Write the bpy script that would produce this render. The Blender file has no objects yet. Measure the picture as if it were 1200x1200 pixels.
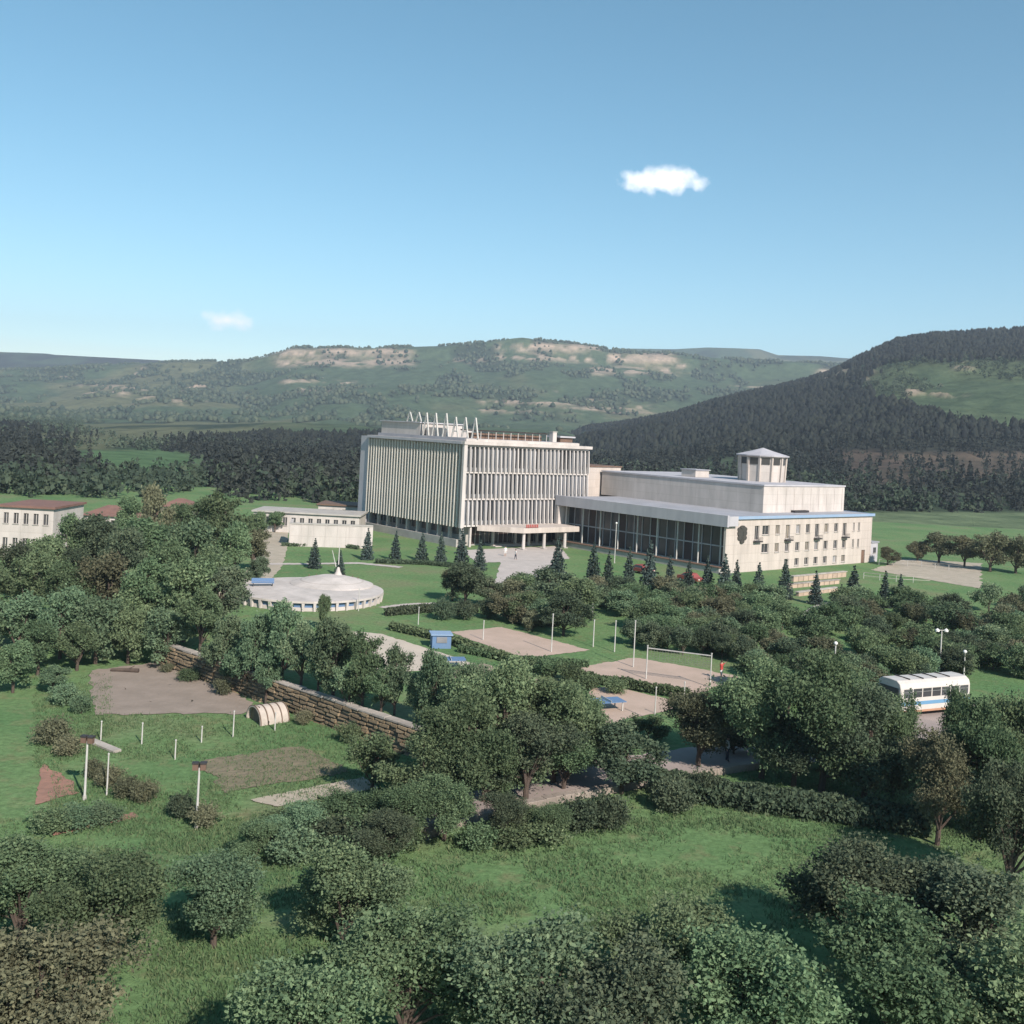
import bpy, bmesh, math, random
import numpy as np
from mathutils import Vector, Matrix

# ------------------------------------------------------------------ camera, sky, sun, exposure
SC = bpy.context.scene
H = 21.0                       # camera height over the upper terrace (m)
FPX = 1200.0                   # focal length in photograph pixels
U0, V0 = 600.0, 505.0          # where the optical axis meets the photograph
ROLL = math.radians(3.0)
cam_d = bpy.data.cameras.new('camera')
cam = bpy.data.objects.new('camera', cam_d)
SC.collection.objects.link(cam)
cam_d.sensor_width = 36.0
cam_d.lens = 36.0 * FPX / 1200.0
cam_d.shift_y = -(600.0 - V0) / 1200.0
cam_d.clip_start = 0.5
cam_d.clip_end = 30000.0
cam.location = (0, 0, H)
cam.rotation_euler = (math.radians(90), -ROLL, 0)
SC.camera = cam

SUN = Vector((0.47, -0.80, 0.66)).normalized()
SUN_EL = math.asin(SUN.z)
SUN_AZ = math.atan2(SUN.x, SUN.y)
world = bpy.data.worlds.new('World')
SC.world = world
world.use_nodes = True
wn, wl = world.node_tree.nodes, world.node_tree.links
wn.clear()
w_out = wn.new('ShaderNodeOutputWorld')
w_bg = wn.new('ShaderNodeBackground')
w_bg.inputs['Strength'].default_value = 0.098
sky = wn.new('ShaderNodeTexSky')
sky.sky_type = 'NISHITA'
sky.sun_disc = False
sky.sun_elevation = SUN_EL
sky.sun_rotation = SUN_AZ
sky.altitude = 900
sky.air_density = 1.0
sky.dust_density = 0.25
sky.ozone_density = 2.0


def px_dir(u, v):
    dx, dy = u - U0, V0 - v
    c, s = math.cos(ROLL), math.sin(ROLL)
    return ((dx * c - dy * s) / FPX, (dx * s + dy * c) / FPX)


# small fair weather clouds: the two in view and their like all round the sky
w_tc = wn.new('ShaderNodeTexCoord')
w_noise = wn.new('ShaderNodeTexNoise')
w_noise.inputs['Scale'].default_value = 55.0
w_noise.inputs['Detail'].default_value = 7.0
wl.new(w_tc.outputs['Generated'], w_noise.inputs['Vector'])
mask_prev = None
cloud_dirs = [(265, 375, 0.034, 0.016), (778, 212, 0.058, 0.017)]
dirs = []
for (u, v, ra, rb) in cloud_dirs:
    ax, az = px_dir(u, v)
    dirs.append((Vector((ax, 1, az)).normalized(), ra, rb))
for k in range(10):
    az_ = 0.9 + k * 0.5
    el_ = 0.2 + 0.16 * ((k * 7) % 5) / 5
    dirs.append((Vector((math.sin(az_) * math.cos(el_), math.cos(az_) * math.cos(el_), math.sin(el_))), 0.05, 0.017))
for d, ra, rb in dirs:
    sub = wn.new('ShaderNodeVectorMath'); sub.operation = 'SUBTRACT'
    wl.new(w_tc.outputs['Generated'], sub.inputs[0]); sub.inputs[1].default_value = d
    mul = wn.new('ShaderNodeVectorMath'); mul.operation = 'MULTIPLY'
    wl.new(sub.outputs[0], mul.inputs[0]); mul.inputs[1].default_value = (1 / ra, 1 / ra, 1 / rb)
    ln = wn.new('ShaderNodeVectorMath'); ln.operation = 'LENGTH'
    wl.new(mul.outputs[0], ln.inputs[0])
    ms = wn.new('ShaderNodeMath'); ms.operation = 'SUBTRACT'; ms.use_clamp = True
    ms.inputs[0].default_value = 1.0
    wl.new(ln.outputs['Value'], ms.inputs[1])
    if mask_prev is None:
        mask_prev = ms.outputs[0]
    else:
        mx = wn.new('ShaderNodeMath'); mx.operation = 'MAXIMUM'
        wl.new(mask_prev, mx.inputs[0]); wl.new(ms.outputs[0], mx.inputs[1])
        mask_prev = mx.outputs[0]
m1 = wn.new('ShaderNodeMath'); m1.operation = 'MULTIPLY_ADD'
wl.new(w_noise.outputs['Fac'], m1.inputs[0]); m1.inputs[1].default_value = 3.0; m1.inputs[2].default_value = -1.95
m2 = wn.new('ShaderNodeMath'); m2.operation = 'MULTIPLY_ADD'
wl.new(mask_prev, m2.inputs[0]); m2.inputs[1].default_value = 1.9; wl.new(m1.outputs[0], m2.inputs[2])
m3 = wn.new('ShaderNodeMath'); m3.operation = 'MULTIPLY'; m3.use_clamp = True
wl.new(mask_prev, m3.inputs[0]); m3.inputs[1].default_value = 3.0
m4 = wn.new('ShaderNodeMath'); m4.operation = 'MULTIPLY'; m4.use_clamp = True
m2.use_clamp = True
wl.new(m2.outputs[0], m4.inputs[0]); wl.new(m3.outputs[0], m4.inputs[1])
w_hue = wn.new('ShaderNodeHueSaturation')
w_hue.inputs['Saturation'].default_value = 1.12
w_hue.inputs['Hue'].default_value = 0.476
wl.new(sky.outputs[0], w_hue.inputs['Color'])
w_mix = wn.new('ShaderNodeMix'); w_mix.data_type = 'RGBA'
wl.new(m4.outputs[0], w_mix.inputs['Factor'])
wl.new(w_hue.outputs['Color'], w_mix.inputs[6])
w_mix.inputs[7].default_value = (9.6, 9.8, 10.2, 1)
wl.new(w_mix.outputs[2], w_bg.inputs['Color'])
wl.new(w_bg.outputs[0], w_out.inputs['Surface'])

sun_d = bpy.data.lights.new('sun', 'SUN')
sun_d.energy = 4.6
sun_d.angle = math.radians(0.53)
sun_d.color = (1.0, 0.90, 0.81)
sun_o = bpy.data.objects.new('sun', sun_d)
sun_o.rotation_euler = (-SUN).to_track_quat('-Z', 'Y').to_euler()
sun_o.location = (60, 0, 90)
SC.collection.objects.link(sun_o)

SC.render.engine = 'CYCLES'
SC.view_settings.view_transform = 'Standard'
SC.view_settings.look = 'None'
SC.view_settings.gamma = 1.0
SC.view_settings.exposure = 0.62
SC.view_settings.use_curve_mapping = False
SC.cycles.max_bounces = 4
SC.cycles.diffuse_bounces = 2
SC.cycles.transparent_max_bounces = 8
SC.cycles.volume_bounces = 0

# ------------------------------------------------------------------ helpers
COL = SC.collection
rng = random.Random(7)
nrng = np.random.default_rng(11)


def tag(o, label=None, cat=None, group=None, kind=None):
    if label: o['label'] = label
    if cat: o['category'] = cat
    if group: o['group'] = group
    if kind: o['kind'] = kind
    return o


def thing(name, label, cat, loc=(0, 0, 0), rz=0.0, group=None):
    o = bpy.data.objects.new(name, None)
    o.empty_display_size = 0.3
    COL.objects.link(o)
    o.location = loc
    o.rotation_euler = (0, 0, rz)
    return tag(o, label, cat, group)


def link(name, me, parent=None, loc=(0, 0, 0), rz=0.0, scale=None):
    o = bpy.data.objects.new(name, me)
    COL.objects.link(o)
    o.location = loc
    o.rotation_euler = (0, 0, rz)
    if scale: o.scale = scale
    if parent: o.parent = parent
    return o


def copy_tree(o, parent=None):
    c = o.copy()
    COL.objects.link(c)
    if parent: c.parent = parent
    for ch in list(o.children):
        copy_tree(ch, c)
    return c


class MB:
    def __init__(s): s.v, s.f = [], []

    def add(s, vs, fs):
        n = len(s.v)
        s.v += [tuple(x) for x in vs]
        s.f += [tuple(i + n for i in f) for f in fs]
        return s

    def box(s, x0, x1, y0, y1, z0, z1):
        return s.add([(x0, y0, z0), (x1, y0, z0), (x1, y1, z0), (x0, y1, z0), (x0, y0, z1), (x1, y0, z1), (x1, y1, z1), (x0, y1, z1)],
                     [(0, 3, 2, 1), (4, 5, 6, 7), (0, 1, 5, 4), (1, 2, 6, 5), (2, 3, 7, 6), (3, 0, 4, 7)])

    def prism(s, poly, z0, z1):
        n = len(poly)
        vs = [(x, y, z0) for x, y in poly] + [(x, y, z1) for x, y in poly]
        fs = [tuple(range(n - 1, -1, -1)), tuple(range(n, 2 * n))]
        fs += [(i, (i + 1) % n, n + (i + 1) % n, n + i) for i in range(n)]
        return s.add(vs, fs)

    def tube(s, p0, p1, r0, r1=None, n=8, cap=True):
        r1 = r0 if r1 is None else r1
        p0, p1 = Vector(p0), Vector(p1)
        d = (p1 - p0).normalized()
        a = d.orthogonal().normalized(); b = d.cross(a)
        vs = []
        for p, r in ((p0, r0), (p1, r1)):
            for i in range(n):
                t = 2 * math.pi * i / n
                vs.append(p + (a * math.cos(t) + b * math.sin(t)) * r)
        fs = [(i, (i + 1) % n, n + (i + 1) % n, n + i) for i in range(n)]
        if cap: fs += [tuple(range(n - 1, -1, -1)), tuple(range(n, 2 * n))]
        return s.add(vs, fs)

    def path(s, pts, rs, n=7):
        for i in range(len(pts) - 1):
            s.tube(pts[i], pts[i + 1], rs[i], rs[i + 1], n, cap=(i == len(pts) - 2))
        return s

    def bar(s, p0, p1, w, t):
        p0, p1 = Vector(p0), Vector(p1)
        d = (p1 - p0).normalized()
        up = Vector((0, 0, 1)) if abs(d.z) < 0.95 else Vector((1, 0, 0))
        a = d.cross(up).normalized() * (w / 2); b = a.cross(d).normalized() * (t / 2)
        vs = [p0 - a - b, p0 + a - b, p0 + a + b, p0 - a + b, p1 - a - b, p1 + a - b, p1 + a + b, p1 - a + b]
        return s.add(vs, [(0, 3, 2, 1), (4, 5, 6, 7), (0, 1, 5, 4), (1, 2, 6, 5), (2, 3, 7, 6), (3, 0, 4, 7)])

    def lathe(s, prof, n=24, cx=0, cy=0):
        vs, m = [], len(prof)
        for i in range(n):
            t = 2 * math.pi * i / n
            vs += [(cx + r * math.cos(t), cy + r * math.sin(t), z) for r, z in prof]
        fs = []
        for i in range(n):
            j = (i + 1) % n
            fs += [(i * m + k, j * m + k, j * m + k + 1, i * m + k + 1) for k in range(m - 1)]
        return s.add(vs, fs)

    def mesh(s, name, mat=None, bevel=0.0, smooth=False):
        me = bpy.data.meshes.new(name)
        me.from_pydata(s.v, [], s.f)
        if bevel:
            bm = bmesh.new(); bm.from_mesh(me)
            bmesh.ops.recalc_face_normals(bm, faces=bm.faces)
            bmesh.ops.bevel(bm, geom=list(bm.edges), offset=bevel, segments=1, affect='EDGES')
            bm.to_mesh(me); bm.free()
        else:
            bm = bmesh.new(); bm.from_mesh(me)
            bmesh.ops.recalc_face_normals(bm, faces=bm.faces)
            bm.to_mesh(me); bm.free()
        if mat: me.materials.append(mat)
        if smooth:
            me.polygons.foreach_set('use_smooth', [True] * len(me.polygons))
        return me

    def build(s, name, mat, parent=None, bevel=0.0, smooth=False, **k):
        return link(name, s.mesh(name, mat, bevel, smooth), parent, **k)


def np_mesh(name, V, F, mat=None, smooth=False, attrs=None):
    """V (n,3) float, F (m,k) int with one k for all the faces"""
    me = bpy.data.meshes.new(name)
    V = np.asarray(V, np.float32); F = np.asarray(F, np.int32)
    m, k = F.shape
    me.vertices.add(len(V)); me.vertices.foreach_set('co', V.ravel())
    me.loops.add(m * k); me.loops.foreach_set('vertex_index', F.ravel())
    me.polygons.add(m); me.polygons.foreach_set('loop_start', np.arange(0, m * k, k, dtype=np.int32))
    if smooth: me.polygons.foreach_set('use_smooth', np.ones(m, bool))
    for an, (typ, dat) in (attrs or {}).items():
        a = me.attributes.new(an, typ, 'POINT')
        a.data.foreach_set('color' if typ == 'FLOAT_COLOR' else 'value', np.asarray(dat, np.float32).ravel())
    me.update(calc_edges=True)
    if mat: me.materials.append(mat)
    return me


def fbm(x, y, seed=0, octaves=5, gain=0.5):
    """value noise 0..1"""
    x = np.asarray(x, float); y = np.asarray(y, float)
    tot = np.zeros(np.broadcast(x, y).shape); amp = 1.0; norm = 0
    r = np.random.default_rng(seed)
    tab = r.random((256, 256))
    for o in range(octaves):
        xi = np.floor(x).astype(int); yi = np.floor(y).astype(int)
        fx = x - xi; fy = y - yi
        fx = fx * fx * (3 - 2 * fx); fy = fy * fy * (3 - 2 * fy)
        g = lambda a, b: tab[a & 255, b & 255]
        v = (g(xi, yi) * (1 - fx) + g(xi + 1, yi) * fx) * (1 - fy) + (g(xi, yi + 1) * (1 - fx) + g(xi + 1, yi + 1) * fx) * fy
        tot = tot + v * amp; norm += amp; amp *= gain
        x = x * 2.03 + 17.3; y = y * 2.03 + 5.7
    return tot / norm


def sstep(a, b, x):
    t = np.clip((np.asarray(x, float) - a) / (b - a), 0, 1)
    return t * t * (3 - 2 * t)


# ------------------------------------------------------------------ materials
def new_mat(name):
    m = bpy.data.materials.new(name); m.use_nodes = True
    n = m.node_tree.nodes; n.clear()
    return m, n, m.node_tree.links


def mat(name, c1, c2=None, scale=1.0, rough=0.85, bump=0.0, bscale=None, metal=0.0, streak=None, c3=None, objrand=0.0, spec=0.3, joints=None):
    m, n, l = new_mat(name)
    out = n.new('ShaderNodeOutputMaterial'); b = n.new('ShaderNodeBsdfPrincipled')
    l.new(b.outputs[0], out.inputs[0])
    b.inputs['Roughness'].default_value = rough
    b.inputs['Metallic'].default_value = metal
    b.inputs['Specular IOR Level'].default_value = spec
    c2 = c2 or tuple(x * 0.8 for x in c1)
    tc = n.new('ShaderNodeTexCoord')
    nz = n.new('ShaderNodeTexNoise'); nz.inputs['Scale'].default_value = scale
    nz.inputs['Detail'].default_value = 8; nz.inputs['Roughness'].default_value = 0.62
    src = tc.outputs['Object']
    if streak:
        mp = n.new('ShaderNodeMapping'); mp.inputs['Scale'].default_value = streak
        l.new(src, mp.inputs[0]); src = mp.outputs[0]
    l.new(src, nz.inputs['Vector'])
    rp = n.new('ShaderNodeValToRGB')
    rp.color_ramp.elements[0].position = 0.33; rp.color_ramp.elements[1].position = 0.67
    rp.color_ramp.elements[0].color = (*c1, 1); rp.color_ramp.elements[1].color = (*c2, 1)
    if c3:
        e = rp.color_ramp.elements.new(0.82); e.color = (*c3, 1)
    l.new(nz.outputs['Fac'], rp.inputs['Fac'])
    colo = rp.outputs['Color']
    if joints:
        sp = n.new('ShaderNodeSeparateXYZ'); l.new(tc.outputs['Object'], sp.inputs[0])
        ad = n.new('ShaderNodeMath'); ad.operation = 'ADD'; l.new(sp.outputs[0], ad.inputs[0]); l.new(sp.outputs[1], ad.inputs[1])
        cb = n.new('ShaderNodeCombineXYZ'); l.new(ad.outputs[0], cb.inputs[0]); l.new(sp.outputs[2], cb.inputs[1])
        bk = n.new('ShaderNodeTexBrick'); bk.offset = 0.0
        bk.inputs['Color1'].default_value = (1, 1, 1, 1); bk.inputs['Color2'].default_value = (0.86, 0.85, 0.84, 1); bk.inputs['Mortar'].default_value = (0.55, 0.53, 0.5, 1)
        bk.inputs['Scale'].default_value = 1.0; bk.inputs['Mortar Size'].default_value = 0.03
        bk.inputs['Brick Width'].default_value = joints[0]; bk.inputs['Row Height'].default_value = joints[1]
        l.new(cb.outputs[0], bk.inputs['Vector'])
        jm = n.new('ShaderNodeMix'); jm.data_type = 'RGBA'; jm.blend_type = 'MULTIPLY'; jm.inputs['Factor'].default_value = 0.45
        l.new(colo, jm.inputs[6]); l.new(bk.outputs['Color'], jm.inputs[7]); colo = jm.outputs[2]
    if objrand:
        oi = n.new('ShaderNodeObjectInfo')
        mr = n.new('ShaderNodeMapRange'); mr.inputs['To Min'].default_value = 1 - objrand; mr.inputs['To Max'].default_value = 1 + objrand
        l.new(oi.outputs['Random'], mr.inputs['Value'])
        hs = n.new('ShaderNodeHueSaturation'); l.new(mr.outputs[0], hs.inputs['Value']); l.new(colo, hs.inputs['Color'])
        colo = hs.outputs['Color']
    l.new(colo, b.inputs['Base Color'])
    if bump:
        n2 = n.new('ShaderNodeTexNoise'); n2.inputs['Scale'].default_value = bscale or scale * 6
        n2.inputs['Detail'].default_value = 6
        l.new(src, n2.inputs['Vector'])
        bp = n.new('ShaderNodeBump'); bp.inputs['Strength'].default_value = 1.0; bp.inputs['Distance'].default_value = bump
        l.new(n2.outputs['Fac'], bp.inputs['Height']); l.new(bp.outputs[0], b.inputs['Normal'])
    return m


def leaf_mat(name, c1, c2, c3, trans=0.22):
    m, n, l = new_mat(name)
    out = n.new('ShaderNodeOutputMaterial')
    at = n.new('ShaderNodeAttribute'); at.attribute_name = 'lv'
    rp = n.new('ShaderNodeValToRGB')
    rp.color_ramp.elements[0].color = (*c1, 1); rp.color_ramp.elements[1].color = (*c3, 1)
    e = rp.color_ramp.elements.new(0.5); e.color = (*c2, 1)
    l.new(at.outputs['Fac'], rp.inputs['Fac'])
    oi = n.new('ShaderNodeObjectInfo')
    mr = n.new('ShaderNodeMapRange'); mr.inputs['To Min'].default_value = 0.72; mr.inputs['To Max'].default_value = 1.25
    l.new(oi.outputs['Random'], mr.inputs['Value'])
    m7 = n.new('ShaderNodeMath'); m7.operation = 'MULTIPLY'; m7.inputs[1].default_value = 7.31
    fr = n.new('ShaderNodeMath'); fr.operation = 'FRACT'
    l.new(oi.outputs['Random'], m7.inputs[0]); l.new(m7.outputs[0], fr.inputs[0])
    mh = n.new('ShaderNodeMapRange'); mh.inputs['To Min'].default_value = 0.475; mh.inputs['To Max'].default_value = 0.518
    l.new(fr.outputs[0], mh.inputs['Value'])
    hs = n.new('ShaderNodeHueSaturation')
    l.new(mr.outputs[0], hs.inputs['Value']); l.new(mh.outputs[0], hs.inputs['Hue']); l.new(rp.outputs[0], hs.inputs['Color'])
    d = n.new('ShaderNodeBsdfDiffuse'); t = n.new('ShaderNodeBsdfTranslucent'); mx = n.new('ShaderNodeMixShader')
    l.new(hs.outputs[0], d.inputs['Color']); l.new(hs.outputs[0], t.inputs['Color'])
    mx.inputs[0].default_value = trans
    l.new(d.outputs[0], mx.inputs[1]); l.new(t.outputs[0], mx.inputs[2]); l.new(mx.outputs[0], out.inputs[0])
    return m


def ground_mat(name):
    """grass with dry, worn and fresh patches"""
    m, n, l = new_mat(name)
    out = n.new('ShaderNodeOutputMaterial'); b = n.new('ShaderNodeBsdfPrincipled'); l.new(b.outputs[0], out.inputs[0])
    b.inputs['Roughness'].default_value = 0.95; b.inputs['Specular IOR Level'].default_value = 0.1
    tc = n.new('ShaderNodeTexCoord')
    big = n.new('ShaderNodeTexNoise'); big.inputs['Scale'].default_value = 0.09; big.inputs['Detail'].default_value = 6
    fine = n.new('ShaderNodeTexNoise'); fine.inputs['Scale'].default_value = 2.2; fine.inputs['Detail'].default_value = 8; fine.inputs['Roughness'].default_value = 0.75
    l.new(tc.outputs['Object'], big.inputs['Vector']); l.new(tc.outputs['Object'], fine.inputs['Vector'])
    r1 = n.new('ShaderNodeValToRGB')
    r1.color_ramp.elements[0].position = 0.34; r1.color_ramp.elements[0].color = (0.105, 0.205, 0.088, 1)
    r1.color_ramp.elements[1].position = 0.74; r1.color_ramp.elements[1].color = (0.200, 0.210, 0.130, 1)
    e = r1.color_ramp.elements.new(0.55); e.color = (0.145, 0.240, 0.108, 1)
    l.new(big.outputs['Fac'], r1.inputs['Fac'])
    r2 = n.new('ShaderNodeValToRGB')
    r2.color_ramp.elements[0].position = 0.3; r2.color_ramp.elements[0].color = (0.55, 0.55, 0.5, 1)
    r2.color_ramp.elements[1].position = 0.72; r2.color_ramp.elements[1].color = (1.2, 1.15, 1.1, 1)
    l.new(fine.outputs['Fac'], r2.inputs['Fac'])
    med = n.new('ShaderNodeTexNoise'); med.inputs['Scale'].default_value = 0.45; med.inputs['Detail'].default_value = 9; med.inputs['Roughness'].default_value = 0.7
    l.new(tc.outputs['Object'], med.inputs['Vector'])
    r3 = n.new('ShaderNodeValToRGB')
    r3.color_ramp.elements[0].position = 0.52; r3.color_ramp.elements[0].color = (0, 0, 0, 1)
    r3.color_ramp.elements[1].position = 0.72; r3.color_ramp.elements[1].color = (0.8, 0.8, 0.8, 1)
    l.new(med.outputs['Fac'], r3.inputs['Fac'])
    dry = n.new('ShaderNodeMix'); dry.data_type = 'RGBA'
    l.new(r3.outputs[0], dry.inputs['Factor']); l.new(r1.outputs[0], dry.inputs[6]); dry.inputs[7].default_value = (0.215, 0.205, 0.12, 1)
    mx = n.new('ShaderNodeMix'); mx.data_type = 'RGBA'; mx.blend_type = 'MULTIPLY'; mx.inputs['Factor'].default_value = 1
    l.new(dry.outputs[2], mx.inputs[6]); l.new(r2.outputs[0], mx.inputs[7])
    l.new(mx.outputs[2], b.inputs['Base Color'])
    bp = n.new('ShaderNodeBump'); bp.inputs['Distance'].default_value = 0.12; bp.inputs['Strength'].default_value = 0.9
    l.new(fine.outputs['Fac'], bp.inputs['Height']); l.new(bp.outputs[0], b.inputs['Normal'])
    return m


def land_mat(name):
    m, n, l = new_mat(name)
    out = n.new('ShaderNodeOutputMaterial'); b = n.new('ShaderNodeBsdfPrincipled'); l.new(b.outputs[0], out.inputs[0])
    b.inputs['Roughness'].default_value = 1.0; b.inputs['Specular IOR Level'].default_value = 0.05
    at = n.new('ShaderNodeAttribute'); at.attribute_name = 'cover'
    tc = n.new('ShaderNodeTexCoord')
    nz = n.new('ShaderNodeTexNoise'); nz.inputs['Scale'].default_value = 0.045; nz.inputs['Detail'].default_value = 9; nz.inputs['Roughness'].default_value = 0.72
    l.new(tc.outputs['Object'], nz.inputs['Vector'])
    r2 = n.new('ShaderNodeValToRGB')
    r2.color_ramp.elements[0].position = 0.35; r2.color_ramp.elements[0].color = (0.55, 0.6, 0.58, 1)
    r2.color_ramp.elements[1].position = 0.68; r2.color_ramp.elements[1].color = (1.25, 1.2, 1.15, 1)
    l.new(nz.outputs['Fac'], r2.inputs['Fac'])
    mx = n.new('ShaderNodeMix'); mx.data_type = 'RGBA'; mx.blend_type = 'MULTIPLY'; mx.inputs['Factor'].default_value = 1
    l.new(at.outputs['Color'], mx.inputs[6]); l.new(r2.outputs[0], mx.inputs[7]); l.new(mx.outputs[2], b.inputs['Base Color'])
    bp = n.new('ShaderNodeBump'); bp.inputs['Distance'].default_value = 6.0; bp.inputs['Strength'].default_value = 0.8
    l.new(nz.outputs['Fac'], bp.inputs['Height']); l.new(bp.outputs[0], b.inputs['Normal'])
    return m


M = {}
M['grass'] = ground_mat('grass')
M['land'] = land_mat('land_cover')
M['sand'] = mat('court_sand', (0.44, 0.335, 0.275), (0.36, 0.28, 0.225), 0.35, 0.95, 0.015, 6, c3=(0.30, 0.25, 0.2))
M['pale_sand'] = mat('pale_court', (0.50, 0.435, 0.36), (0.42, 0.37, 0.31), 0.4, 0.95, 0.015, 6)
M['soil'] = mat('bare_soil', (0.27, 0.225, 0.19), (0.215, 0.18, 0.15), 0.5, 1.0, 0.06, 3.0, c3=(0.30, 0.255, 0.215))
M['redsoil'] = mat('red_soil', (0.30, 0.165, 0.12), (0.22, 0.13, 0.1), 0.6, 1.0, 0.08, 3.0)
M['bed'] = mat('garden_bed', (0.20, 0.165, 0.115), (0.14, 0.135, 0.085), 1.4, 1.0, 0.15, 3.0, c3=(0.13, 0.17, 0.08))
M['track'] = mat('pale_track', (0.40, 0.345, 0.28), (0.30, 0.27, 0.21), 0.6, 1.0, 0.05, 4, c3=(0.17, 0.2, 0.11))
M['road'] = mat('road_surface', (0.33, 0.275, 0.25), (0.26, 0.22, 0.205), 0.35, 0.95, 0.01, 8, c3=(0.22, 0.2, 0.17))
M['pave'] = mat('paving', (0.46, 0.415, 0.385), (0.38, 0.345, 0.32), 0.5, 0.9, 0.01, 8)
M['drygrass'] = mat('dry_grass', (0.19, 0.20, 0.11), (0.13, 0.185, 0.09), 0.6, 1.0, 0.2, 3)
M['white'] = mat('white_render', (0.53, 0.485, 0.455), (0.40, 0.37, 0.345), 0.5, 0.9, 0.01, 5, streak=(1, 1, 0.25), joints=(3.1, 1.75))
M['cream'] = mat('cream_stone', (0.52, 0.46, 0.415), (0.40, 0.355, 0.32), 0.6, 0.9, 0.01, 5, streak=(1.5, 1.5, 0.2), joints=(2.9, 1.5))
M['lavender'] = mat('grey_lilac_concrete', (0.43, 0.42, 0.44), (0.34, 0.335, 0.36), 0.4, 0.85, 0.01, 5, streak=(1, 1, 0.3))
M['concrete'] = mat('concrete', (0.40, 0.375, 0.345), (0.31, 0.295, 0.275), 0.6, 0.9, 0.02, 5)
M['fin'] = mat('fin_concrete', (0.54, 0.50, 0.47), (0.45, 0.42, 0.395), 0.8, 0.85, 0.0, 5, streak=(1, 1, 0.2), objrand=0.1)
M['finwarm'] = mat('fin_warm', (0.60, 0.565, 0.50), (0.51, 0.48, 0.425), 0.8, 0.85, 0.0, 5, streak=(1, 1, 0.2), objrand=0.1)
M['glass'] = mat('dark_glass', (0.035, 0.038, 0.042), (0.06, 0.062, 0.068), 0.3, 0.18, spec=0.5, objrand=0.3)
M['glass_soft'] = mat('curtained_glass', (0.29, 0.29, 0.30), (0.19, 0.195, 0.21), 0.35, 0.35, spec=0.5, objrand=0.45)
M['glass_warm'] = mat('warm_curtained_glass', (0.20, 0.165, 0.12), (0.13, 0.115, 0.095), 0.35, 0.4, spec=0.5, objrand=0.45)
M['spandrel'] = mat('spandrel_panel', (0.30, 0.30, 0.31), (0.24, 0.24, 0.25), 0.5, 0.8, objrand=0.15)
M['hall'] = mat('hall_interior', (0.075, 0.05, 0.047), (0.05, 0.035, 0.034), 0.4, 0.8)
M['roofing'] = mat('roofing_felt', (0.33, 0.335, 0.365), (0.26, 0.265, 0.29), 0.25, 0.85)
M['blue_metal'] = mat('blue_metal', (0.20, 0.30, 0.44), (0.26, 0.34, 0.45), 0.3, 0.6)
M['blue'] = mat('blue_paint', (0.10, 0.18, 0.32), (0.12, 0.19, 0.30), 0.8, 0.6)
M['darkmetal'] = mat('dark_metal', (0.06, 0.055, 0.055), (0.04, 0.038, 0.04), 2, 0.6, metal=0.3)
M['bronze'] = mat('bronze_relief', (0.095, 0.085, 0.075), (0.06, 0.06, 0.055), 3, 0.55, 0.02, metal=0.4)
M['brown'] = mat('brown_trim', (0.17, 0.105, 0.075), (0.12, 0.08, 0.06), 1, 0.8)
M['rooftile'] = mat('red_roof', (0.21, 0.115, 0.09), (0.155, 0.09, 0.075), 0.8, 0.9)
M['bark'] = mat('bark', (0.10, 0.075, 0.06), (0.065, 0.05, 0.042), 3, 1.0, 0.03, streak=(1, 1, 0.2))
M['stone'] = mat('wall_stone', (0.215, 0.165, 0.10), (0.14, 0.11, 0.078), 0.5, 1.0, 0.08, 5, objrand=0.3, c3=(0.11, 0.115, 0.065))
M['mortar'] = mat('wall_core', (0.13, 0.115, 0.095), (0.10, 0.09, 0.075), 1, 1.0, 0.03)
M['coping'] = mat('coping_stone', (0.38, 0.345, 0.31), (0.25, 0.23, 0.205), 0.9, 0.95, 0.02, 6, objrand=0.2)
M['roadstone'] = mat('road_wall_stone', (0.30, 0.255, 0.22), (0.21, 0.18, 0.155), 0.9, 1.0, 0.05, 5, objrand=0.14)
M['terracotta'] = mat('orange_stone', (0.45, 0.34, 0.26), (0.36, 0.28, 0.22), 0.8, 0.95, 0.02, 5, objrand=0.12)
M['pole'] = mat('white_pole', (0.50, 0.49, 0.46), (0.38, 0.37, 0.35), 2, 0.6)
M['wood'] = mat('weathered_wood', (0.17, 0.12, 0.09), (0.12, 0.09, 0.07), 2, 0.9)
M['hut'] = mat('hut_cladding', (0.48, 0.42, 0.37), (0.36, 0.32, 0.28), 1.2, 0.8, 0.02, 6)
M['redsign'] = mat('red_sign', (0.36, 0.07, 0.06), (0.30, 0.07, 0.06), 2, 0.6)
M['buswhite'] = mat('bus_white', (0.52, 0.485, 0.45), (0.46, 0.43, 0.40), 0.8, 0.4, spec=0.5)
M['busblue'] = mat('bus_blue', (0.11, 0.24, 0.40), (0.12, 0.25, 0.38), 0.8, 0.4, spec=0.5)
M['busorange'] = mat('bus_skirt', (0.42, 0.22, 0.13), (0.36, 0.2, 0.13), 0.8, 0.5)
M['tyre'] = mat('tyre_rubber', (0.025, 0.025, 0.026), (0.02, 0.02, 0.02), 4, 0.9)
M['chrome'] = mat('hub_metal', (0.45, 0.45, 0.45), (0.35, 0.35, 0.35), 4, 0.4, metal=0.7)
M['carred'] = mat('car_red', (0.27, 0.065, 0.055), (0.23, 0.06, 0.05), 1, 0.35, spec=0.5)
M['lampglobe'] = mat('lamp_globe', (0.72, 0.71, 0.68), (0.66, 0.65, 0.62), 4, 0.4)
M['skin'] = mat('skin', (0.42, 0.27, 0.2), (0.38, 0.25, 0.19), 4, 0.7)
M['hair'] = mat('hair', (0.05, 0.035, 0.025), (0.04, 0.03, 0.02), 6, 0.8)
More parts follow.
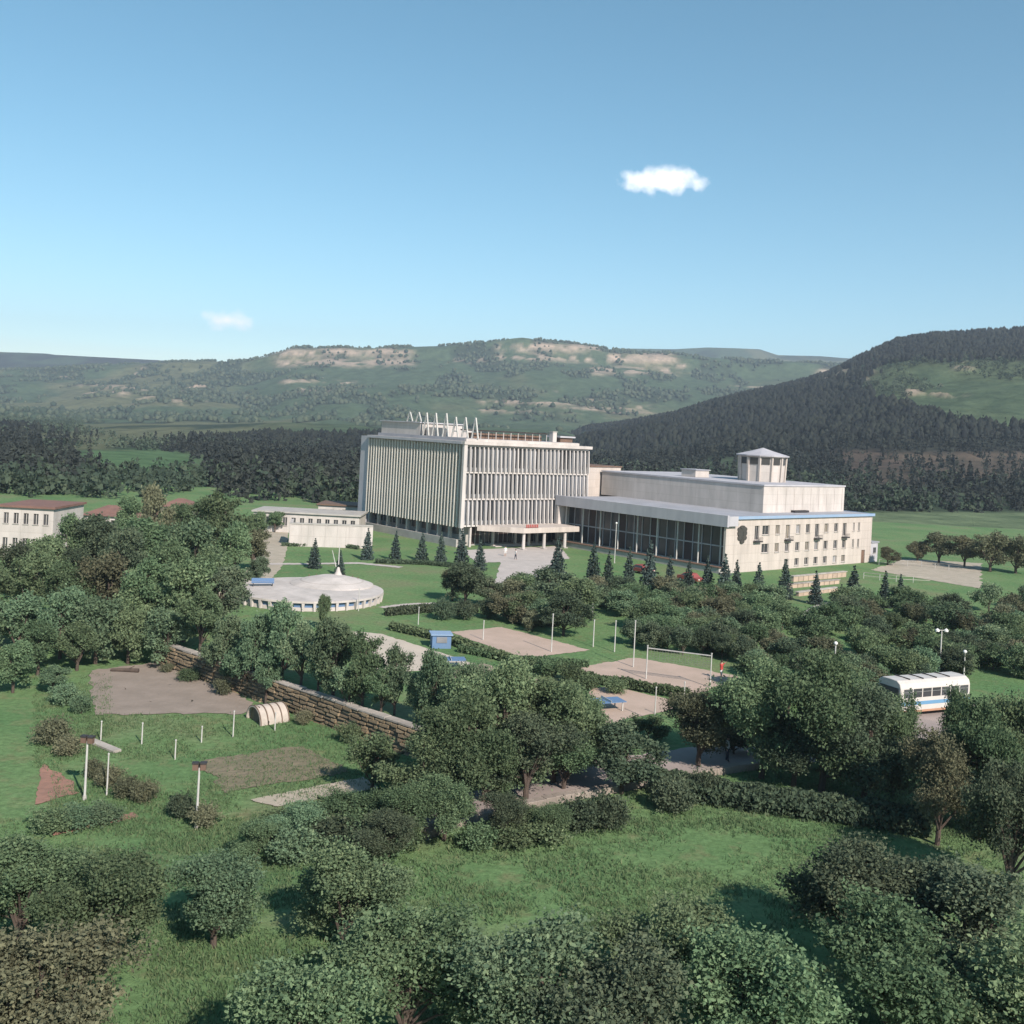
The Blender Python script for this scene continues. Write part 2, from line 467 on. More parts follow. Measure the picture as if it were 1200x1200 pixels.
M['cloth_white'] = mat('white_cloth', (0.66, 0.65, 0.62), (0.6, 0.59, 0.56), 4, 0.9)
M['cloth_red'] = mat('red_cloth', (0.42, 0.06, 0.05), (0.36, 0.05, 0.05), 4, 0.9)
M['cloth_dark'] = mat('dark_cloth', (0.05, 0.055, 0.075), (0.04, 0.045, 0.06), 4, 0.9)
M['net'] = mat('net_cord', (0.18, 0.17, 0.16), (0.14, 0.14, 0.13), 4, 0.9)
M['leaf_mid'] = leaf_mat('leaf_mid', (0.075, 0.114, 0.065), (0.122, 0.178, 0.097), (0.199, 0.258, 0.140), 0.3)
M['leaf_fresh'] = leaf_mat('leaf_fresh', (0.087, 0.138, 0.087), (0.141, 0.210, 0.125), (0.226, 0.295, 0.170), 0.3)
M['leaf_dark'] = leaf_mat('leaf_dark', (0.057, 0.082, 0.057), (0.095, 0.129, 0.083), (0.156, 0.190, 0.115), 0.3)
M['leaf_brown'] = leaf_mat('leaf_brown', (0.092, 0.100, 0.067), (0.150, 0.158, 0.099), (0.227, 0.229, 0.140), 0.3)
M['needle'] = leaf_mat('needle', (0.034, 0.053, 0.051), (0.060, 0.085, 0.076), (0.103, 0.132, 0.113), 0.1)
M['pine'] = leaf_mat('pine_forest', (0.022, 0.026, 0.027), (0.032, 0.038, 0.034), (0.046, 0.052, 0.042), 0.05)
M['scrub'] = leaf_mat('scrub_forest', (0.040, 0.060, 0.046), (0.060, 0.084, 0.058), (0.088, 0.110, 0.070), 0.05)
M['weed'] = leaf_mat('weed', (0.075, 0.130, 0.062), (0.115, 0.175, 0.085), (0.175, 0.195, 0.105))


# ------------------------------------------------------------------ where the ground lies
def raw_ground(u, v, z):
    a, t = px_dir(u, v)
    Y = (z - H) / t
    return a * Y, Y


W1 = Vector(raw_ground(186, 755, 0)); W2 = Vector(raw_ground(508, 864, 0))
WD = (W2 - W1).normalized(); WLEN = (W2 - W1).length
WN = Vector((WD.y, -WD.x))
if WN.y > 0: WN = -WN            # front of the wall, towards the lower field
LOW = -1.8


def zg(x, y):
    dx = np.asarray(x, float) - W1.x; dy = np.asarray(y, float) - W1.y
    t = dx * WD.x + dy * WD.y
    d = dx * WN.x + dy * WN.y
    f = sstep(-0.9, 0.0, d) * sstep(-16, -2, t) * (1 - sstep(WLEN - 1, WLEN + 14, t))
    return LOW * f


def G(u, v):
    z = 0.0
    for _ in range(12):
        x, y = raw_ground(u, v, z)
        z = 0.5 * z + 0.5 * float(zg(x, y))
    x, y = raw_ground(u, v, z)
    return Vector((x, y, float(zg(x, y))))


def at(u, v, Y):
    a, t = px_dir(u, v)
    return Vector((a * Y, Y, H + t * Y))


def px_of(x, y, z):
    a = np.asarray(x) / y * FPX; t = (np.asarray(z) - H) / y * FPX
    c, s = math.cos(ROLL), math.sin(ROLL)
    dx = a * c + t * s; dy = -a * s + t * c
    return U0 + dx, V0 - dy


# ------------------------------------------------------------------ the ground near by
na, ny = 430, 520
A_ = np.linspace(-0.85, 0.85, na); Y_ = np.exp(np.linspace(math.log(14), math.log(300), ny))
AA, YY = np.meshgrid(A_, Y_)
XX = AA * YY
ZZ = zg(XX, YY) + (fbm(XX * 0.2, YY * 0.2, 3) - 0.5) * 0.12 * sstep(200, 260, YY)
idx = np.arange(na * ny).reshape(ny, na)
Fq = np.stack([idx[:-1, :-1], idx[:-1, 1:], idx[1:, 1:], idx[1:, :-1]], -1).reshape(-1, 4)
gm = np_mesh('ground', np.stack([XX, YY, ZZ], -1).reshape(-1, 3), Fq, M['grass'], True)
tag(link('ground', gm), 'green grass ground with worn and dry patches', kind='structure')


def sheet(name, corners, off, m, label, n=34, jit=0.35, kind='structure'):
    """a ground patch with ragged edges that follows the ground, corners as world points in order"""
    P = [np.array(c[:2], float) for c in corners]
    s = np.linspace(0, 1, n + 1)
    S, T = np.meshgrid(s, s)
    S, T = S[..., None], T[..., None]
    q = (P[0] * (1 - S) + P[1] * S) * (1 - T) + (P[3] * (1 - S) + P[2] * S) * T
    sd = abs(hash(name + str(round(float(P[0][0]), 2)))) % 999 if False else int(abs(P[0][0] * 7 + P[0][1] * 13)) % 999
    jx = (fbm(q[..., 0] * 0.9, q[..., 1] * 0.9, sd) - 0.5) * 2 * jit
    jy = (fbm(q[..., 0] * 0.9 + 40, q[..., 1] * 0.9 + 9, sd + 1) - 0.5) * 2 * jit
    x = q[..., 0] + jx; y = q[..., 1] + jy
    edge = np.zeros((n + 1, n + 1)); edge[0] = edge[-1] = 1; edge[:, 0] = edge[:, -1] = 1
    cell = min(np.linalg.norm(P[1] - P[0]), np.linalg.norm(P[3] - P[0])) / n
    x = x + nrng.uniform(-1, 1, edge.shape) * edge * min(cell * 0.42, 0.3); y = y + nrng.uniform(-1, 1, edge.shape) * edge * min(cell * 0.42, 0.3)
    z = zg(x, y) + off
    V = np.stack([x, y, z], -1).reshape(-1, 3)
    I = np.arange((n + 1) ** 2).reshape(n + 1, n + 1)
    F = np.stack([I[:-1, :-1], I[:-1, 1:], I[1:, 1:], I[1:, :-1]], -1).reshape(-1, 4)
    me = np_mesh(name, V, F, m, True)
    if me.polygons[0].normal.z < 0: me.flip_normals()
    o = link(name, me)
    return tag(o, label, kind=kind)


def psheet(name, pix, off, m, label, **k):
    return sheet(name, [G(u, v) for u, v in pix], off, m, label, **k)


def strip(name, pix, width, off, m, label, n=60, jit=0.15, world=False):
    pts = [Vector(p) for p in pix] if world else [G(u, v) for u, v in pix]
    pts = [Vector((p[0], p[1])) for p in pts]
    L = [0]
    for a, b in zip(pts, pts[1:]): L.append(L[-1] + (b - a).length)
    ss = np.linspace(0, L[-1], n)
    px = np.interp(ss, L, [p.x for p in pts]); py = np.interp(ss, L, [p.y for p in pts])
    for _ in range(6):
        px[1:-1] = (px[:-2] + 2 * px[1:-1] + px[2:]) / 4; py[1:-1] = (py[:-2] + 2 * py[1:-1] + py[2:]) / 4
    tx = np.gradient(px); ty = np.gradient(py); l = np.hypot(tx, ty); nx, ny_ = -ty / l, tx / l
    V = []
    K = 5
    for j in range(K):
        w = (j / (K - 1) - 0.5) * width
        jj = jit * (nrng.random(n) - 0.5) * 2 if j in (0, K - 1) else 0
        x = px + nx * (w + jj); y = py + ny_ * (w + jj)
        V.append(np.stack([x, y, zg(x, y) + off], -1))
    V = np.concatenate(V)
    I = np.arange(K * n).reshape(K, n)
    F = np.stack([I[:-1, :-1], I[:-1, 1:], I[1:, 1:], I[1:, :-1]], -1).reshape(-1, 4)
    me = np_mesh(name, V, F, m, True)
    if me.polygons[0].normal.z < 0: me.flip_normals()
    tag(link(name, me), label, kind='structure')
    return px, py


# sports courts, fields, paths
psheet('sports_court', [(528, 741), (588, 735), (692, 762), (612, 772)], 0.030, M['sand'], 'pinkish sand court bordered by tall white poles', jit=0.25)
psheet('sports_court', [(672, 783), (745, 771), (872, 794), (806, 818)], 0.034, M['sand'], 'pinkish sand court beside the volleyball net')
psheet('sports_court', [(690, 806), (722, 806), (812, 826), (700, 852)], 0.038, M['sand'], 'sand court with a blue table on it')
psheet('sports_court', [(414, 740), (448, 743), (556, 778), (440, 792)], 0.030, M['pale_sand'], 'pale sand court behind the row of trees above the wall')
psheet('sports_court', [(530, 786), (566, 778), (640, 800), (520, 808)], 0.042, M['sand'], 'small sand patch beside the blue table and tall tree')
psheet('path', [(588, 652), (652, 650), (640, 676), (572, 712)], 0.032, M['pave'], 'pale paved approach leading up to the entrance canopy', jit=0.2)
strip('path', [(324, 622), (322, 640), (312, 665), (285, 690), (262, 705), (200, 720)], 4.2, 0.026, M['track'], 'pinkish path curving down past the round white platform')
strip('path', [(316, 661), (360, 661), (420, 660), (470, 665)], 1.6, 0.040, M['pave'], 'thin pale path crossing the lawn behind the round platform')
strip('path', [(446, 712), (480, 708), (520, 707), (560, 712)], 0.9, 0.028, M['pave'], 'narrow pale path from the round platform to the shrubs')
psheet('soil_field', [(104, 786), (196, 768), (322, 836), (112, 838)], 0.05, M['soil'], 'bare grey brown soil plot below the stone wall', jit=0.7)
psheet('garden_bed', [(236, 892), (352, 874), (412, 906), (262, 928)], 0.05, M['bed'], 'brown garden bed beyond the pale track', jit=0.6)
psheet('track', [(296, 938), (424, 910), (446, 924), (322, 946)], 0.056, M['track'], 'pale earth track beside the brown garden bed', jit=0.4)
psheet('red_ground', [(50, 896), (66, 902), (96, 930), (40, 944)], 0.05, M['redsoil'], 'patch of red earth by the lamp posts', jit=0.4)
strip('track', [(60, 978), (110, 966), (160, 956)], 0.7, 0.06, M['redsoil'], 'thin reddish track across the weeds')
RX, RY = strip('road', [(430, 985), (480, 962), (600, 932), (720, 906), (850, 886), (960, 880), (1070, 858), (1160, 850), (1260, 848)], 4.6, 0.05,
               M['road'], 'pinkish road running under the trees towards the bus', n=90)
psheet('bus_bay', [(1030, 852), (1040, 830), (1180, 824), (1180, 852)], 0.056, M['road'], 'pinkish paved bay under the bus', jit=0.3)
psheet('parking_ground', [(1020, 668), (1060, 655), (1150, 660), (1150, 690)], 0.03, M['track'], 'pale terrace ground beside the cream building end', jit=0.4)
psheet('paved_apron', [(540, 645), (655, 640), (668, 655), (560, 660)], 0.045, M['pave'], 'paved apron under the entrance canopy', jit=0.1)

# ------------------------------------------------------------------ hills
hc, hr = 620, 640
a1 = np.linspace(-0.95, 0.95, hc); y1 = np.exp(np.linspace(math.log(235), math.log(5500), hr))
HA, HY = np.meshgrid(a1, y1)
HX = HA * HY


def crest(pts):
    aa, tt = zip(*[px_dir(u, v) for u, v in pts])
    o = np.argsort(aa)
    return np.interp(HA, np.array(aa)[o], np.array(tt)[o])


def hill(pts, Yc, Yf, prof, back, rough=0.0, seed=0):
    t = crest(pts)
    hcst = H + t * Yc
    s = (HY - Yf) / (Yc - Yf)
    p = np.interp(s, [q[0] for q in prof], [q[1] for q in prof])
    b = np.clip((HY - Yc) / back, 0, 3)
    p = np.where(HY > Yc, 1 - 0.5 * b * b, p)
    h = hcst * p
    n = fbm(HX / 260, HY / 260, seed, 6) - 0.5
    r = np.abs(fbm(HX / 420 + 3, HY / 900, seed + 5, 5) - 0.5) * 2
    env = np.clip(s, 0, 1) * np.clip(1.02 - s, 0, 1) * 4
    return np.where(s > 0, h + env * rough * (n * 1.6 + (r - 0.4) * 1.2), -60)


S_LIN = [(0, 0), (0.3, 0.12), (0.55, 0.34), (0.75, 0.62), (0.86, 0.78), (0.885, 0.93), (0.95, 0.985), (1, 1)]
S_RND = [(0, 0), (0.2, 0.12), (0.5, 0.5), (0.8, 0.88), (1, 1)]
far_pts = [(-300, 436), (-60, 434), (45, 432), (130, 427), (200, 424), (290, 423), (318, 416), (345, 408), (440, 408), (480, 406), (530, 405), (570, 403),
           (612, 398), (650, 400), (700, 407), (760, 414), (830, 420), (890, 424), (960, 426), (1050, 432), (1500, 450)]
right_pts = [(300, 560), (560, 545), (640, 520), (690, 503), (740, 496), (790, 487), (830, 474), (870, 463), (920, 453), (970, 441), (1000, 425),
             (1022, 415), (1050, 403), (1090, 396), (1145, 390), (1200, 386), (1300, 384), (1600, 380)]
dist_pts = [(-400, 404), (-60, 411), (20, 413), (55, 414), (80, 418), (112, 428), (200, 440), (560, 460), (640, 440), (690, 411), (730, 408), (790, 409), (830, 407), (890, 409),
            (912, 416), (960, 417), (1000, 420), (1040, 440), (1600, 490)]
mid_pts = [(-300, 520), (-50, 516), (60, 505), (140, 500), (240, 500), (330, 495), (420, 498), (520, 512), (600, 520), (700, 535), (1500, 600)]
h_far = hill(far_pts, 3000, 1000, S_LIN, 1500, 34, 21)
h_right = hill(right_pts, 1500, 420, S_RND, 900, 26, 31)
h_dist = hill(dist_pts, 4700, 3500, S_RND, 1800, 20, 41)
h_mid = hill(mid_pts, 1000, 480, S_RND, 700, 10, 51)
base = -0.6 + 3.0 * sstep(300, 1200, HY) + (fbm(HX / 120, HY / 120, 61, 4) - 0.5) * 4 * sstep(300, 600, HY)
HZ = np.maximum.reduce([base, h_far, h_right, h_dist, h_mid])
which = np.argmax(np.stack([base, h_far, h_right, h_dist, h_mid]), 0)
PU, PV = px_of(HX, HY, HZ)
n1 = fbm(HX / 70, HY / 150, 71, 6); n2 = fbm(HX / 300, HY / 500, 72, 5); n3 = fbm(HX / 22, HY / 40, 73, 5)


def colr(c): return np.array(c, float)[None, None, :]


def mixc(base_, c, m): return base_ * (1 - m[..., None]) + colr(c) * m[..., None]


CO = np.zeros(HA.shape + (3,)) + colr((0.075, 0.112, 0.066))
CO = mixc(CO, (0.130, 0.142, 0.084), sstep(0.48, 0.6, n2))
CO = mixc(CO, (0.046, 0.066, 0.044), sstep(0.48, 0.62, n1))
forest = np.zeros(HA.shape); scrub = np.zeros(HA.shape)
scrub = np.where(which == 1, sstep(0.46, 0.62, n1), scrub)
scrub = np.where(which == 0, sstep(0.42, 0.6, n1) * 0.7, scrub)


def patch(u0, v0, u1, v1, soft=6, wob=10, wu=None):
    uu = PU + (n2 + n1 - 1.0) * (wu or wob) * 1.6; vv = PV + (n1 - 0.5) * wob
    return sstep(u0 - soft, u0 + soft, uu) * (1 - sstep(u1 - soft, u1 + soft, uu)) * sstep(v0 - 3, v0 + 3, vv) * (1 - sstep(v1 - 3, v1 + 3, vv))


# dark pine woods: right hill, valley wood behind the buildings, wood on the low rise
right_dark = np.where(which == 2, 1.0, 0.0)
light_slope = patch(1010, 425, 1400, 500, 22, 26) * right_dark
line = np.interp(PU, [700, 960, 1060, 1150, 1400], [470, 450, 480, 505, 530])
light_slope = np.where(PV > line + (n1 - 0.5) * 24, light_slope * 0.15, light_slope)
forest = np.maximum(forest, right_dark * (1 - light_slope))
forest = np.maximum(forest, patch(236, 512, 1500, 584, 30, 22, 110) * (which != 1))
forest = np.maximum(forest, patch(-200, 508, 100, 568, 30, 30, 120) * (which != 1) * 0.6)
forest = np.maximum(forest, patch(984, 540, 1500, 602, 8, 6))
forest = np.maximum(forest, patch(250, 578, 430, 592, 8, 4) * 0.8)
meadow = patch(120, 528, 232, 560, 16, 10, 50) * (which != 1)
meadow2 = patch(1010, 600, 1500, 660, 6, 4)
forest *= 0.25 + 0.75 * sstep(0.34, 0.5, n1 * 0.5 + n2 * 0.5)
forest *= 1 - 0.8 * patch(985, 530, 1300, 562, 20, 14)
CO = mixc(CO, (0.125, 0.088, 0.075), patch(960, 526, 1300, 566, 20, 14) * 0.8)
scrub = np.maximum(scrub, light_slope * sstep(0.42, 0.56, n1))
forest *= (1 - meadow) * (1 - meadow2); scrub *= (1 - meadow) * (1 - meadow2)
CO = mixc(CO, (0.030, 0.034, 0.030), np.clip(forest, 0, 1) * 0.9)
CO = mixc(CO, (0.115, 0.150, 0.082), light_slope * sstep(0.36, 0.5, n1) * 0.55)
CO = mixc(CO, (0.098, 0.170, 0.082), meadow)
CO = mixc(CO, (0.150, 0.200, 0.115), meadow2)
CO = mixc(CO, (0.17, 0.115, 0.085), patch(70, 580, 200, 592, 12, 6) * 0.5)
# limestone: broken cliff bands
ROCK = np.zeros(HA.shape)
strata = fbm(HX / 160, HZ / 7.0, 75, 4)
rock_spec = [(322, 410, 482, 430, 1.0), (582, 404, 706, 424, 0.95), (690, 416, 792, 440, 0.95), (330, 446, 412, 460, 0.8), (92, 452, 152, 464, 0.75),
             (140, 430, 172, 442, 0.75), (215, 430, 262, 440, 0.35), (560, 470, 705, 484, 0.55), (650, 452, 700, 460, 0.35), (700, 476, 770, 488, 0.45),
             (470, 466, 560, 476, 0.3), (110, 466, 300, 474, 0.3), (790, 426, 806, 440, 0.6), (952, 434, 1024, 447, 0.8), (1060, 445, 1130, 466, 0.3), (160, 452, 260, 470, 0.3),
             (520, 418, 590, 426, 0.3), (840, 440, 900, 455, 0.25), (60, 440, 130, 450, 0.25), (1118, 425, 1140, 435, 0.5)]
for (u0_, v0_, u1_, v1_, k) in [(a, b + f0 * (d - b), c, b + f1 * (d - b), k) for (a, b, c, d, k) in rock_spec for f0, f1 in ((0.0, 0.38), (0.62, 0.95))]:
    pm = patch(u0_, v0_, u1_, v1_, 8, 7)
    ROCK = np.maximum(ROCK, pm * sstep(0.70 - 0.24 * k, 0.75 - 0.23 * k, 0.40 * n3 + 0.25 * n1 + 0.35 * strata + 0.05))
ROCK *= (which != 0)
CO = mixc(CO, (0.44, 0.345, 0.275), np.clip(ROCK, 0, 1) * 0.92)
scrub *= 1 - 0.6 * ROCK; forest *= 1 - ROCK
HZ = HZ + np.where(ROCK > 0.3, 4.0 * n3, 0)
Ih = np.arange(hc * hr).reshape(hr, hc)
Fh = np.stack([Ih[:-1, :-1], Ih[:-1, 1:], Ih[1:, 1:], Ih[1:, :-1]], -1).reshape(-1, 4)
hm = np_mesh('hills', np.stack([HX, HY, HZ], -1).reshape(-1, 3), Fh, M['land'], True,
             {'cover': ('FLOAT_COLOR', np.concatenate([CO, np.ones(HA.shape + (1,))], -1).reshape(-1, 4))})
tag(link('hills', hm), 'green hills with pale limestone cliffs and dark pine woods', kind='structure')


def leaves(centres, size, rs, up=0.35, stretch=1.0):
    """diamond shaped leaf sprays at centres; returns verts, faces"""
    n = len(centres)
    d = rs.normal(size=(n, 3)); d[:, 2] = d[:, 2] * 0.8 + up
    d /= np.linalg.norm(d, axis=1)[:, None]
    a = np.cross(d, rs.normal(size=(n, 3))); a /= np.linalg.norm(a, axis=1)[:, None]
    b = np.cross(d, a)
    s = size * (0.45 + 1.15 * rs.random(n) ** 1.6)[:, None]
    fold = d * s * 0.22
    p0 = centres - a * s * stretch; p2 = centres + a * s * stretch
    p1 = centres - b * s * 0.62 + fold; p3 = centres + b * s * 0.62 + fold
    V = np.stack([p0, p1, p2, p3], 1).reshape(-1, 3)
    F = np.arange(4 * n).reshape(n, 4)
    return V, F


def scatter(mask, count, hmin, hmax, kind, name, label, m, ymax=9000, wpow=1.0):
    """far woods: tens of thousands of small trees in one mesh"""
    w = mask * (HY < ymax)
    ca = HY * (HY * (y1[1] / y1[0] - 1))
    p = (w * ca / HY ** wpow).ravel(); p = p / p.sum()
    pick = nrng.choice(p.size, count, p=p)
    r, c = np.unravel_index(pick, HA.shape)
    r = np.clip(r, 0, hr - 2); c = np.clip(c, 0, hc - 2)
    fr = nrng.random(count); fc = nrng.random(count)
    def bl(Z): return (Z[r, c] * (1 - fc) + Z[r, c + 1] * fc) * (1 - fr) + (Z[r + 1, c] * (1 - fc) + Z[r + 1, c + 1] * fc) * fr
    x, y, z = bl(HX), bl(HY), bl(HZ)
    h = hmin + (hmax - hmin) * nrng.random(count) ** 1.5
    if kind in ('leafy', 'conifer'):
        nl = 46
        d_ = nrng.normal(size=(count, nl, 3)); d_ /= np.linalg.norm(d_, axis=2)[..., None]
        q = d_ * (0.45 + 0.6 * nrng.random((count, nl, 1))) * (h * 0.5)[:, None, None] * np.array([1.0, 1.0, 0.9])
        if kind == 'conifer':
            f_ = nrng.random((count, nl)) ** 1.4; an = nrng.uniform(0, 6.28, (count, nl))
            rr = h[:, None] * 0.24 * (1.02 - f_) * (0.5 + 0.6 * nrng.random((count, nl)))
            q = np.stack([rr * np.cos(an), rr * np.sin(an), h[:, None] * (f_ - 0.5)], -1)
        q += np.stack([x, y, z + h * 0.5], -1)[:, None, :]
        V, F = leaves(q.reshape(-1, 3), 0.75, nrng)
        lv = np.repeat(np.clip(np.repeat(nrng.random(count), nl) * 0.6 + 0.4 * nrng.random(count * nl), 0, 1), 4)
        return tag(link(name, np_mesh(name, V, F, m, False, {'lv': ('FLOAT', lv)})), label, kind='stuff')
    n = 5
    th = np.linspace(0, 2 * np.pi, n, endpoint=False)[None, :] + nrng.random((count, 1)) * 6
    if kind == 'pine':
        R = h * (0.2 + 0.1 * nrng.random(count))
        lev = [(0.12, 1.15), (0.68, 1.0)]
    else:
        R = h * (0.42 + 0.25 * nrng.random(count))
        lev = [(0.1, 0.85), (0.6, 1.0)]
    rings = []
    for (lz, lr) in lev:
        rr = R[:, None] * lr * (0.75 + 0.5 * nrng.random((count, n)))
        rings.append(np.stack([x[:, None] + rr * np.cos(th), y[:, None] + rr * np.sin(th), (z + h * lz)[:, None] + 0 * th], -1))
    top = np.stack([x, y, z + h], -1)[:, None, :]
    V = np.concatenate(rings + [top], 1)
    k = 2 * n + 1
    f = []
    for i in range(n):
        j = (i + 1) % n
        f += [(i, j, n + j), (i, n + j, n + i), (n + i, n + j, 2 * n)]
    F = (np.array(f)[None] + (np.arange(count) * k)[:, None, None]).reshape(-1, 3)
    lv = np.repeat(nrng.random(count), k)
    me = np_mesh(name, V.reshape(-1, 3), F, m, kind != 'pine', {'lv': ('FLOAT', lv)})
    return tag(link(name, me), label, kind='stuff')


scatter(np.clip(forest, 0, 1) * (HY < 760), 7500, 4.5, 10, 'conifer', 'pine_wood', 'dark pine wood on the valley floor behind the buildings', M['pine'], 760, 1.0)
scatter(np.clip(forest, 0, 1) * (HY > 700), 52000, 4.5, 9.5, 'pine', 'pine_wood', 'dark pine wood covering the rounded hill behind the theatre', M['pine'], 2200, 1.15)
scatter(np.clip(scrub * (HY > 1350), 0, 1), 20000, 4, 10, 'blob', 'hillside_scrub', 'scattered green scrub woods on the far hillsides', M['scrub'], 3400, 0.4)
scatter(np.clip(scrub * (HY > 520) * (HY < 1700) * (which != 1), 0, 1), 2600, 4, 9, 'leafy', 'hillside_scrub', 'loose green scrub on the nearer slopes and meadow edges', M['scrub'], 1700, 0.6)
belt = patch(-250, 560, 1500, 604, 10, 8) * (HY < 520) * (1 - meadow2) * sstep(0.3, 0.5, n1)
scatter(belt, 1900, 4, 8.5, 'leafy', 'tree_belt', 'low belt of green trees along the valley floor behind the buildings', M['scrub'], 600, 0.5)


# ------------------------------------------------------------------ trees
def make_deciduous(seed, h, cr, nblob, nleaf, size, low=0.22, airy=0.3):
    rs = np.random.default_rng(seed); r = random.Random(seed)
    blobs, lobes = [], []
    zc, zr = h * (low + (1 - low) / 2), h * (1 - low) * 0.5
    for k in range(r.randint(7, 10)):
        a = k * 2.4 + r.uniform(-.5, .5); e = r.uniform(-0.75, 0.95); q = math.sqrt(max(0.05, 1 - e * e)) * r.uniform(0.45, 0.78)
        lobes.append((np.array([math.cos(a) * q * cr, math.sin(a) * q * cr, zc + e * zr * 0.66]), cr * r.uniform(0.28, 0.46)))
    lobes.append((np.array([0, 0, zc + zr * 0.45]), cr * 0.42)); lobes.append((np.array([0, 0, zc - zr * 0.1]), cr * 0.45))
    while len(blobs) < nblob:
        lc, lr = lobes[len(blobs) % len(lobes)]
        p = rs.normal(size=3); p /= np.linalg.norm(p)
        c = lc + p * lr * rs.random() ** 0.5 * np.array([1, 1, zr / cr * 0.9])
        c[2] = max(c[2], h * 0.04)
        blobs.append((c, cr * r.uniform(0.10, 0.26)))
    per = nleaf // nblob
    cs, lv = [], []
    for c, br in blobs:
        m = int(per * (br / (cr * 0.18)) ** 2)
        # sprays: short twigs radiating through each blob
        nt = max(6, m // 9)
        td = rs.normal(size=(nt, 3)); td /= np.linalg.norm(td, axis=1)[:, None]; td[:, 2] *= 0.75
        tw = rs.integers(0, nt, m)
        rad = br * (0.3 + 1.15 * rs.random(m))
        p = c + td[tw] * rad[:, None] + rs.normal(size=(m, 3)) * size * (0.7 + airy)
        cs.append(p)
        lv.append(np.clip(rs.normal(0.5 + 0.16 * r.uniform(-1, 1), 0.17, m), 0, 1))
    cs = np.concatenate(cs); lv = np.concatenate(lv)
    V, F = leaves(cs, size, rs)
    crown = (V, F, np.repeat(lv, 4))
    tb = MB()
    p = Vector((0, 0, -0.2)); pts = [p]; rr = [h * 0.026]
    top = h * 0.72
    for i in range(1, 7):
        pts.append(Vector((r.uniform(-1, 1) * cr * 0.06 * i / 3, r.uniform(-1, 1) * cr * 0.06 * i / 3, top * i / 6))); rr.append(h * 0.026 * (1 - 0.13 * i))
    tb.path(pts, rr, 8)
    for c, br in blobs[: min(nblob, 30)]:
        k = r.randint(1, 4)
        s = pts[k]; e = Vector(c)
        mid = s.lerp(e, 0.55) + Vector((r.uniform(-.2, .2), r.uniform(-.2, .2), r.uniform(-0.1, .35)))
        tb.path([s, mid, e], [rr[k] * 0.55, rr[k] * 0.33, 0.012], 5)
    return crown, tb


def make_spruce(seed, h, br, tiers, size, perb):
    rs = np.random.default_rng(seed); r = random.Random(seed)
    cs = []
    tb = MB(); tb.path([(0, 0, -0.1), (0, 0, h * 0.5), (0, 0, h * 0.98)], [h * 0.018, h * 0.011, 0.012], 7)
    for t in range(tiers):
        f = t / (tiers - 1)
        z = h * (0.06 + 0.9 * f)
        L = br * (1 - f) ** 0.85 * r.uniform(0.85, 1.1) + 0.08
        nb = int(6 + 7 * (1 - f))
        a0 = r.uniform(0, 6)
        for b in range(nb):
            a = a0 + 2 * math.pi * b / nb + r.uniform(-.2, .2); l = L * r.uniform(0.75, 1.12)
            m = max(3, int(perb * l / br))
            s = rs.random(m) ** 0.7
            x = np.cos(a) * l * s; y = np.sin(a) * l * s
            zz = z - l * 0.34 * s + l * 0.12 * s * s
            side = rs.normal(size=m) * 0.16 * l * (1.1 - s)
            cs.append(np.stack([x - np.sin(a) * side, y + np.cos(a) * side, zz + rs.normal(size=m) * 0.05], -1))
            if b % 2 == 0: tb.tube((0, 0, z), (np.cos(a) * l * .8, np.sin(a) * l * .8, z - l * 0.2), h * 0.005, 0.006, 4)
    cs = np.concatenate(cs)
    V, F = leaves(cs, size, rs, up=0.7, stretch=1.25)
    lv = np.clip(rs.normal(0.45, 0.22, len(cs)), 0, 1)
    return (V, F, np.repeat(lv, 4)), tb


def make_shrub(seed, r0, h, nleaf, size, nb=9):
    rs = np.random.default_rng(seed); r = random.Random(seed)
    cs, lv = [], []
    tb = MB()
    for b in range(nb):
        a = r.uniform(0, 6.28); q = r.uniform(0, 0.62) * r0
        c = np.array([math.cos(a) * q, math.sin(a) * q, h * r.uniform(0.35, 0.68)]); br = r0 * r.uniform(0.35, 0.55)
        m = nleaf // nb
        d = rs.normal(size=(m, 3)); d /= np.linalg.norm(d, axis=1)[:, None]
        tw = rs.integers(0, max(8, m // 14), m); td = rs.normal(size=(max(8, m // 14), 3)); td /= np.linalg.norm(td, axis=1)[:, None]
        p = c + td[tw] * br * (0.25 + 1.15 * rs.random(m))[:, None] * np.array([1, 1, h / r0 * 0.6]) + rs.normal(size=(m, 3)) * 0.07
        p[:, 2] = np.maximum(p[:, 2], 0.03 + 0.2 * rs.random(m))
        cs.append(p); lv.append(np.clip(rs.normal(0.5 + 0.1 * r.uniform(-1, 1), 0.18, m), 0, 1))
        tb.path([(0.05 * math.cos(a), 0.05 * math.sin(a), -0.1), (c[0] * .6, c[1] * .6, c[2] * .6), tuple(c)], [0.035, 0.022, 0.008], 5)
    cs = np.concatenate(cs)
    V, F = leaves(cs, size, rs)
    return (V, F, np.repeat(np.concatenate(lv), 4)), tb


PROTO = {}


def proto(kind, variants, mats):
    """crown meshes for each material share leaf positions, trunks share one mesh"""
    PROTO[kind] = []
    for (crown, tb) in variants:
        tme = tb.mesh('trunk', M['bark'])
        cme = np_mesh('crown', crown[0], crown[1], M[mats[0]], False, {'lv': ('FLOAT', crown[2])})
        PROTO[kind].append((cme, tme))


